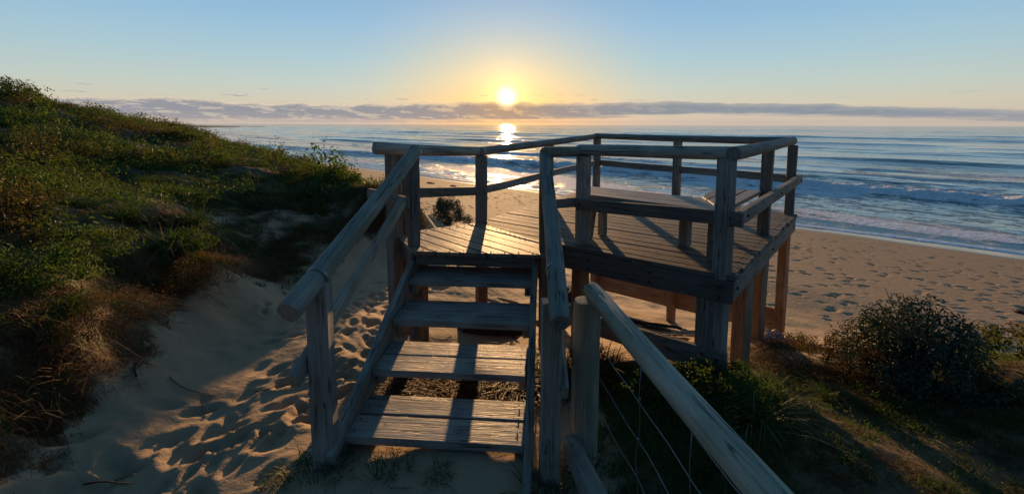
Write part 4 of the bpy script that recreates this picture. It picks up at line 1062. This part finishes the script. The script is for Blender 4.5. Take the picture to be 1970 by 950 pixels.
def build_plants():
    # the big rounded bush on the right-hand dune
    b = plant('coastal_bush', 'large rounded grey-green bush on the dune right of the platform', 'bush', 3.40, 3.60)
    mesh_child('foliage', shrub_mesh(11000, .51, .46, .66, .036, 301, 150, .02, .20), L_OLIVE, b); stems(b, 40, .52, .80, 1, W_STEM)
    V, F = shrub_mesh(1800, .36, .36, .42, .028, 302, 60, .02, .16); V = V + np.array([-.40, .08, 0])
    mesh_child('bronze_foliage', (V, F), L_BRONZE, b)
    for (x, y, rx, h, n, lf, mat, lab) in [
        (-1.95, 13.6, .62, .78, 5200, .05, L_OLIVE, 'dark round bush on the beach slope behind the stair landing'),
        (4.35, 3.45, .55, .36, 1400, .045, L_GREEN, 'low spreading green bush at the right edge of the dune'),
        (3.95, 2.85, .42, .30, 1100, .04, L_OLIVE, 'small dark bush in front of the spreading green bush at the right edge'),
        (-4.60, 3.95, .40, .42, 1700, .042, L_GREEN, 'sunlit yellow-green bush at the left edge of the photo'),
        (-1.88, 8.85, .22, .55, 900, .035, L_GREEN, 'green creeper hanging down the sandy bank beside the landing post'),
        (-2.62, 8.75, .40, .30, 900, .035, L_OLIVE, 'dark low bush on the tip of the sandy bank'),
        (3.95, 5.75, .24, .22, 700, .03, L_GREEN, 'small green bush beside the outer platform post'),
        (4.02, 5.15, .22, .20, 600, .03, L_OLIVE, 'dark tuft-like bush below the outer platform post'),
        (-3.42, 3.05, .46, .26, 2400, .030, L_GREEN, 'rounded green bush low on the near left bank, above the brown grass mound'),
        (-3.30, 2.25, .42, .24, 2200, .030, L_GREEN, 'rounded dark bush in the lower left corner of the photo'),
        (-3.85, 3.85, .45, .26, 2200, .030, L_GREEN, 'low green bush on the bank below the sunlit yellow-green one'),
        (-3.62, 4.75, .34, .20, 1600, .028, L_GREEN, 'small green bush on top of the golden brown grass mound'),
        (1.45, 2.92, .36, .18, 1300, .026, L_GREEN, 'dark leafy bush under the front corner of the platform'),
        (.90, 2.98, .22, .17, 600, .026, L_GREEN, 'leafy bright green bush behind the fence post and its wires'),
        (-12.0, 16.2, .8, .42, 1100, .08, L_GREEN, 'dense green bush on the skyline of the dune nearest the sea'),
        (-17.4, 15.4, 1.0, .7, 1200, .09, L_GREEN, 'tall dark bush topping the left hill'),
        (-5.4, 11.6, .75, .42, 1300, .07, L_GREEN, 'broad green bush on the low crest behind the sandy patch'),
        (-3.9, 10.0, .55, .32, 1000, .06, L_GREEN, 'low green bush on the crest close to the bank tip')]:
        q = plant('coastal_bush', lab, 'bush', x, y)
        mesh_child('foliage', shrub_mesh(int(n * 1.6), rx, rx * .9, h, lf, int(abs(x * 100) + n), 60, .03, .24), mat, q); stems(q, 7, rx * .8, h * .9, n, W_STEM, .008)

    # strap-leaved tussocks, one built with its parts and copied
    def make_mound(seed, rx, h, n):
        V, F = blade_mesh(n, .095, 1.3, .0026, seed, 1.6, .05, 3)
        r = np.random.default_rng(seed); k = r.integers(0, 1, 1)
        a = r.uniform(0, 6.283, n); q = np.sqrt(r.uniform(0, 1, n)); m = len(V) // n
        off = np.stack([np.cos(a) * q * rx, np.sin(a) * q * rx * .8, h * (1 - q * q) * (.5 + .9 * fbm(np.cos(a) * q * 4 + seed, np.sin(a) * q * 4, 3, 5))], 1)
        return V + np.repeat(off, m, 0), F
    for (x, y, rx, h, n, lab) in [(2.72, 3.95, .45, .14, 1500, 'rusty brown mound of dry grass left of the large round bush'), (-3.28, 4.45, .55, .18, 1700, 'golden brown grass mound bulging from the left bank beside the handrail'),
                                  (-3.0, 2.95, .5, .12, 1300, 'dark brown grass mound at the foot of the near left bank')]:
        q = plant('grass_mound', lab, 'grass mound', x, y)
        mesh_child('dry_blades', make_mound(int(abs(x) * 100), rx, h, n), L_DRY, q)
        mesh_child('leaves', shrub_mesh(2200, rx * 1.05, rx * .9, h + .10, .017, int(abs(y) * 77), 160, .02, .16), L_BRONZE, q)
        mesh_child('green_blades', make_mound(int(abs(x) * 100) + 1, rx * .85, h, n // 2), L_GRASS, q)

    # strap-leaved tussocks
    def make_tussock(seed, n, L):
        t = thing('grass_tussock', 'x', 'tussock', (0, 0, 0))
        mesh_child('green_blades', blade_mesh(n, L, .9, .0055, seed, 1.3, .12, 5), L_GRASS, t)
        mesh_child('dead_blades', blade_mesh(max(6, n // 15), L * .95, 1.2, .0048, seed + 1, 1.7, .12, 5), L_PALE, t)
        return t
    protos = [make_tussock(500, 190, .55), make_tussock(510, 150, .50)]
    def dup(t):
        c = t.copy(); COL.objects.link(c)
        for ch in t.children:
            d = ch.copy(); COL.objects.link(d); d.parent = c
        return c
    spots = [(-3.95, 5.45, 1.0, 'tussock with bleached drooping blades on the bank left of the handrail'),
             (-3.55, 4.55, 1.1, 'dark green tussock drooping over the bank edge, nearest to the brown grass mound'),
             (-3.05, 2.95, .62, 'tussock with curled pale dead blades low on the near left bank'),
             (-3.55, 3.45, .8, 'dark tussock above the one with curled pale blades on the near bank'),
             (-3.35, 2.35, .7, 'dark tussock at the left edge of the photo, lowest on the bank'),
             (-4.3, 4.9, .9, 'green tussock behind the bleached one on the left bank'),
             (-7.2, 8.8, .9, 'tussock with pale blades among the green shrubs of the hill'),
             (-5.1, 8.9, .8, 'tussock with pale blades beside the sandy patch on the hill'),
             (-9.4, 10.6, .9, 'pale bladed tussock highest on the green hill'),
             (-4.2, 9.4, .7, 'small pale tussock near the crest of the low dune'),
             (1.55, 2.70, .8, 'dark drooping tussock under the fence rail near the platform corner'),
             (1.85, 2.95, .7, 'dark tussock between the platform corner and the brown grass'),
             (2.45, 3.25, .5, 'tussock with a pale curled blade left of the large round bush'),
             (2.95, 3.15, .45, 'small tussock at the foot of the large round bush'),
             (1.20, 2.35, .55, 'small dark tussock seen through the fence wires')]
    for i, (x, y, s, lab) in enumerate(spots):
        t = protos[i] if i < 2 else dup(protos[i % 2])
        t.location = (x, y, gz(x, y) - .03); t.scale = (s, s, s); t.rotation_euler = (0, 0, i * 1.9)
        t['label'] = lab; t['group'] = 'strap-leaved grass tussocks'
    # weeds at the foot of the stairs
    w0 = thing('weed_tuft', 'x', 'weed', (0, 0, 0))
    mesh_child('leaves', shrub_mesh(150, .11, .10, .07, .013, 77, 9), L_OLIVE, w0); mesh_child('blades', blade_mesh(70, .12, 1.0, .0016, 78, 1.1, .09, 3), L_GRASS, w0)
    for i, (x, y, s, lab) in enumerate([(-1.10, 2.28, 1.5, 'green weeds growing round the foot of the left stair post'), (-.93, 2.30, 1.2, 'weed tuft at the foot of the left stair stringer'),
                                        (-.66, 2.27, 1.2, 'dark weed tuft under the lowest tread, left of its middle'), (-.40, 2.20, .9, 'small weed tuft under the lowest tread, at its middle'),
                                        (.18, 2.08, 1.5, 'weeds round the foot of the right stair post'), (.36, 2.25, 1.5, 'weeds round the foot of the fence post'), (-1.25, 2.2, .9, 'small weed left of the stair post in the sand')]):
        t = w0 if i == 0 else dup(w0)
        t.location = (x, y, gz(x, y) - .01); t.scale = (s, s, s); t.rotation_euler = (0, 0, i * 1.3); t['label'] = lab; t['group'] = 'weeds in the sand at the stairs'
build_plants()

# ---------------------------------------------------------------- driftwood, twigs, seaweed
def stick(label, x, y, h, L, r, mat, name='driftwood', cat='driftwood', seed=1, lift=.01, group=None, forks=0):
    rr = random.Random(seed); bm = bmesh.new()
    def limb(p, hd, L, r):
        n = 7; rings = []; q = Vector(p)
        for i in range(n + 1):
            t = i / n; a = hd + .35 * math.sin(t * 4 + seed)
            if i: q = q + Vector((math.cos(a), math.sin(a), 0)) * L / n
            g = gz(q.x, q.y) + lift + r * .8
            rad = r * (1 - .55 * t) * rr.uniform(.8, 1.15)
            s = Vector((-math.sin(a), math.cos(a), 0))
            rings.append([bm.verts.new(Vector((q.x, q.y, g)) + s * rad * math.cos(w) + Vector((0, 0, rad * math.sin(w)))) for w in [k * 2 * math.pi / 7 for k in range(7)]])
        for A, B in zip(rings, rings[1:]):
            for j in range(7): bm.faces.new((A[j], A[(j + 1) % 7], B[(j + 1) % 7], B[j]))
        bm.faces.new(rings[0][::-1]); bm.faces.new(rings[-1])
    limb((x, y, 0), h, L, r)
    for k in range(forks):
        f = rr.uniform(.25, .7); limb((x + math.cos(h) * L * f, y + math.sin(h) * L * f, 0), h + rr.choice((-.7, .6)), L * rr.uniform(.3, .5), r * .6)
    bmesh.ops.recalc_face_normals(bm, faces=bm.faces)
    o = obj_bm(name, bm, mat, None, Matrix.Identity(4), True)
    return tag(o, label, cat, group)

def heap(label, x, y, L, W, H, mat, name, cat, seed, h=0.0, group=None, n=60):
    """tangled heap: many flat curling strands lying on the sand, with an uneven lumpy body"""
    r = np.random.default_rng(seed); rr = random.Random(seed); bm = bmesh.new()
    nu, nv = 18, 10; grid = []
    c, s = math.cos(h), math.sin(h)
    for i in range(nu + 1):
        row = []
        for j in range(nv + 1):
            a, b = i / nu * 2 - 1, j / nv * 2 - 1
            k = max(0.0, 1 - (a * a + b * b)) ** .5
            px, py = a * L / 2, b * W / 2
            gx, gy = x + px * c - py * s, y + px * s + py * c
            hz = H * k * (.55 + .9 * float(fbm(np.array(a * 3.0 + seed), np.array(b * 3.0), 3, seed))) - .02
            row.append(bm.verts.new((gx, gy, gz(gx, gy) + hz)))
        grid.append(row)
    for i in range(nu):
        for j in range(nv): bm.faces.new((grid[i][j], grid[i + 1][j], grid[i + 1][j + 1], grid[i][j + 1]))
    for k in range(n):
        a, b = rr.uniform(-.9, .9), rr.uniform(-.9, .9)
        px, py = a * L / 2, b * W / 2; gx, gy = x + px * c - py * s, y + px * s + py * c
        z0 = gz(gx, gy) + H * max(0, 1 - a * a - b * b) ** .5 * .9; hd = rr.uniform(0, 6.28); ln = rr.uniform(.06, .16); wd = rr.uniform(.004, .012)
        prev = None
        for t in range(5):
            q = Vector((gx + math.cos(hd) * ln * t / 4, gy + math.sin(hd) * ln * t / 4, z0 + .02 * math.sin(t * 1.5) + .01)); hd += rr.uniform(-.5, .5)
            sd = Vector((-math.sin(hd), math.cos(hd), rr.uniform(-.4, .4))) * wd
            cur = (bm.verts.new(q - sd), bm.verts.new(q + sd))
            if prev: bm.faces.new((prev[0], prev[1], cur[1], cur[0]))
            prev = cur
    bmesh.ops.recalc_face_normals(bm, faces=bm.faces)
    o = obj_bm(name, bm, mat, None, Matrix.Identity(4), False)
    return tag(o, label, cat, group)

def build_debris():
    stick('short dark stick lying on the sand below the left bank', -2.62, 3.02, -.9, .22, .016, M_NAIL, seed=3)
    stick('thin forked twig lying across the sandy path', -2.42, 3.0, -.25, .42, .005, M_STICK, seed=5, name='twig', cat='twig', forks=2)
    stick('thin twig on the sand nearer the stair post', -1.85, 3.05, .5, .26, .004, M_NAIL, seed=6, name='twig', cat='twig')
    stick('dark twig on the shaded sand at the lower left', -2.2, 2.12, .4, .22, .006, M_NAIL, seed=8, name='twig', cat='twig', forks=1)
    stick('small bleached twig resting on the sand in front of the lowest tread', -.62, 2.12, .2, .12, .004, M_STICK, seed=9, name='twig', cat='twig', forks=1)
    stick('long dark log lying on the sand under the platform', 1.35, 6.45, -.42, 1.15, .045, M_WEED, seed=11, forks=2)
    stick('bleached branch on the sand between the platform posts', 1.75, 4.95, -.5, .42, .014, M_STICK, seed=12, forks=1)
    stick('pale branch beside the pile at the outer platform posts', 2.75, 4.35, .35, .40, .012, M_RAG, seed=14, forks=1)
    heap('dark red-brown heap of dried seaweed behind the stairs', -.22, 4.62, .75, .34, .16, M_WEED, 'seaweed_heap', 'seaweed', 4, -.1)
    heap('large dark heap of seaweed under the far side of the platform', 1.25, 7.35, .8, .5, .34, M_WEED, 'seaweed_heap', 'seaweed', 5, -.4)
    heap('pale grey pile of washed-up debris between the outer platform posts', 2.78, 4.55, .42, .22, .12, M_RAG, 'debris_pile', 'debris', 6, -.5, n=30)
    heap('dark weed clump against the pale debris pile', 3.02, 4.72, .30, .16, .08, M_WEED, 'seaweed_heap', 'seaweed', 7, -.3)
    for i, (x, y, L, lab) in enumerate([(8.3, 7.6, .55, 'dark seaweed clump on the beach behind the large round bush'), (9.3, 8.0, .38, 'round dark seaweed clump near the right edge of the beach'),
                                        (9.6, 7.6, .5, 'flat strand of seaweed at the right edge of the beach'), (11.0, 9.2, .4, 'seaweed clump higher up the beach at the right edge'),
                                        (-6.4, 35.0, 1.0, 'flat dark strand of seaweed on the distant beach left of the landing post'), (-4.4, 33.5, .8, 'small dark seaweed lump on the distant beach by the landing post')]):
        heap(lab, x, y, L, L * .45, .07, M_WEED, 'seaweed_clump', 'seaweed', 20 + i, R(-45), 'seaweed clumps on the beach', 24)
build_debris()
for _o in bpy.data.objects:
    if '_w' in _o: del _o['_w']
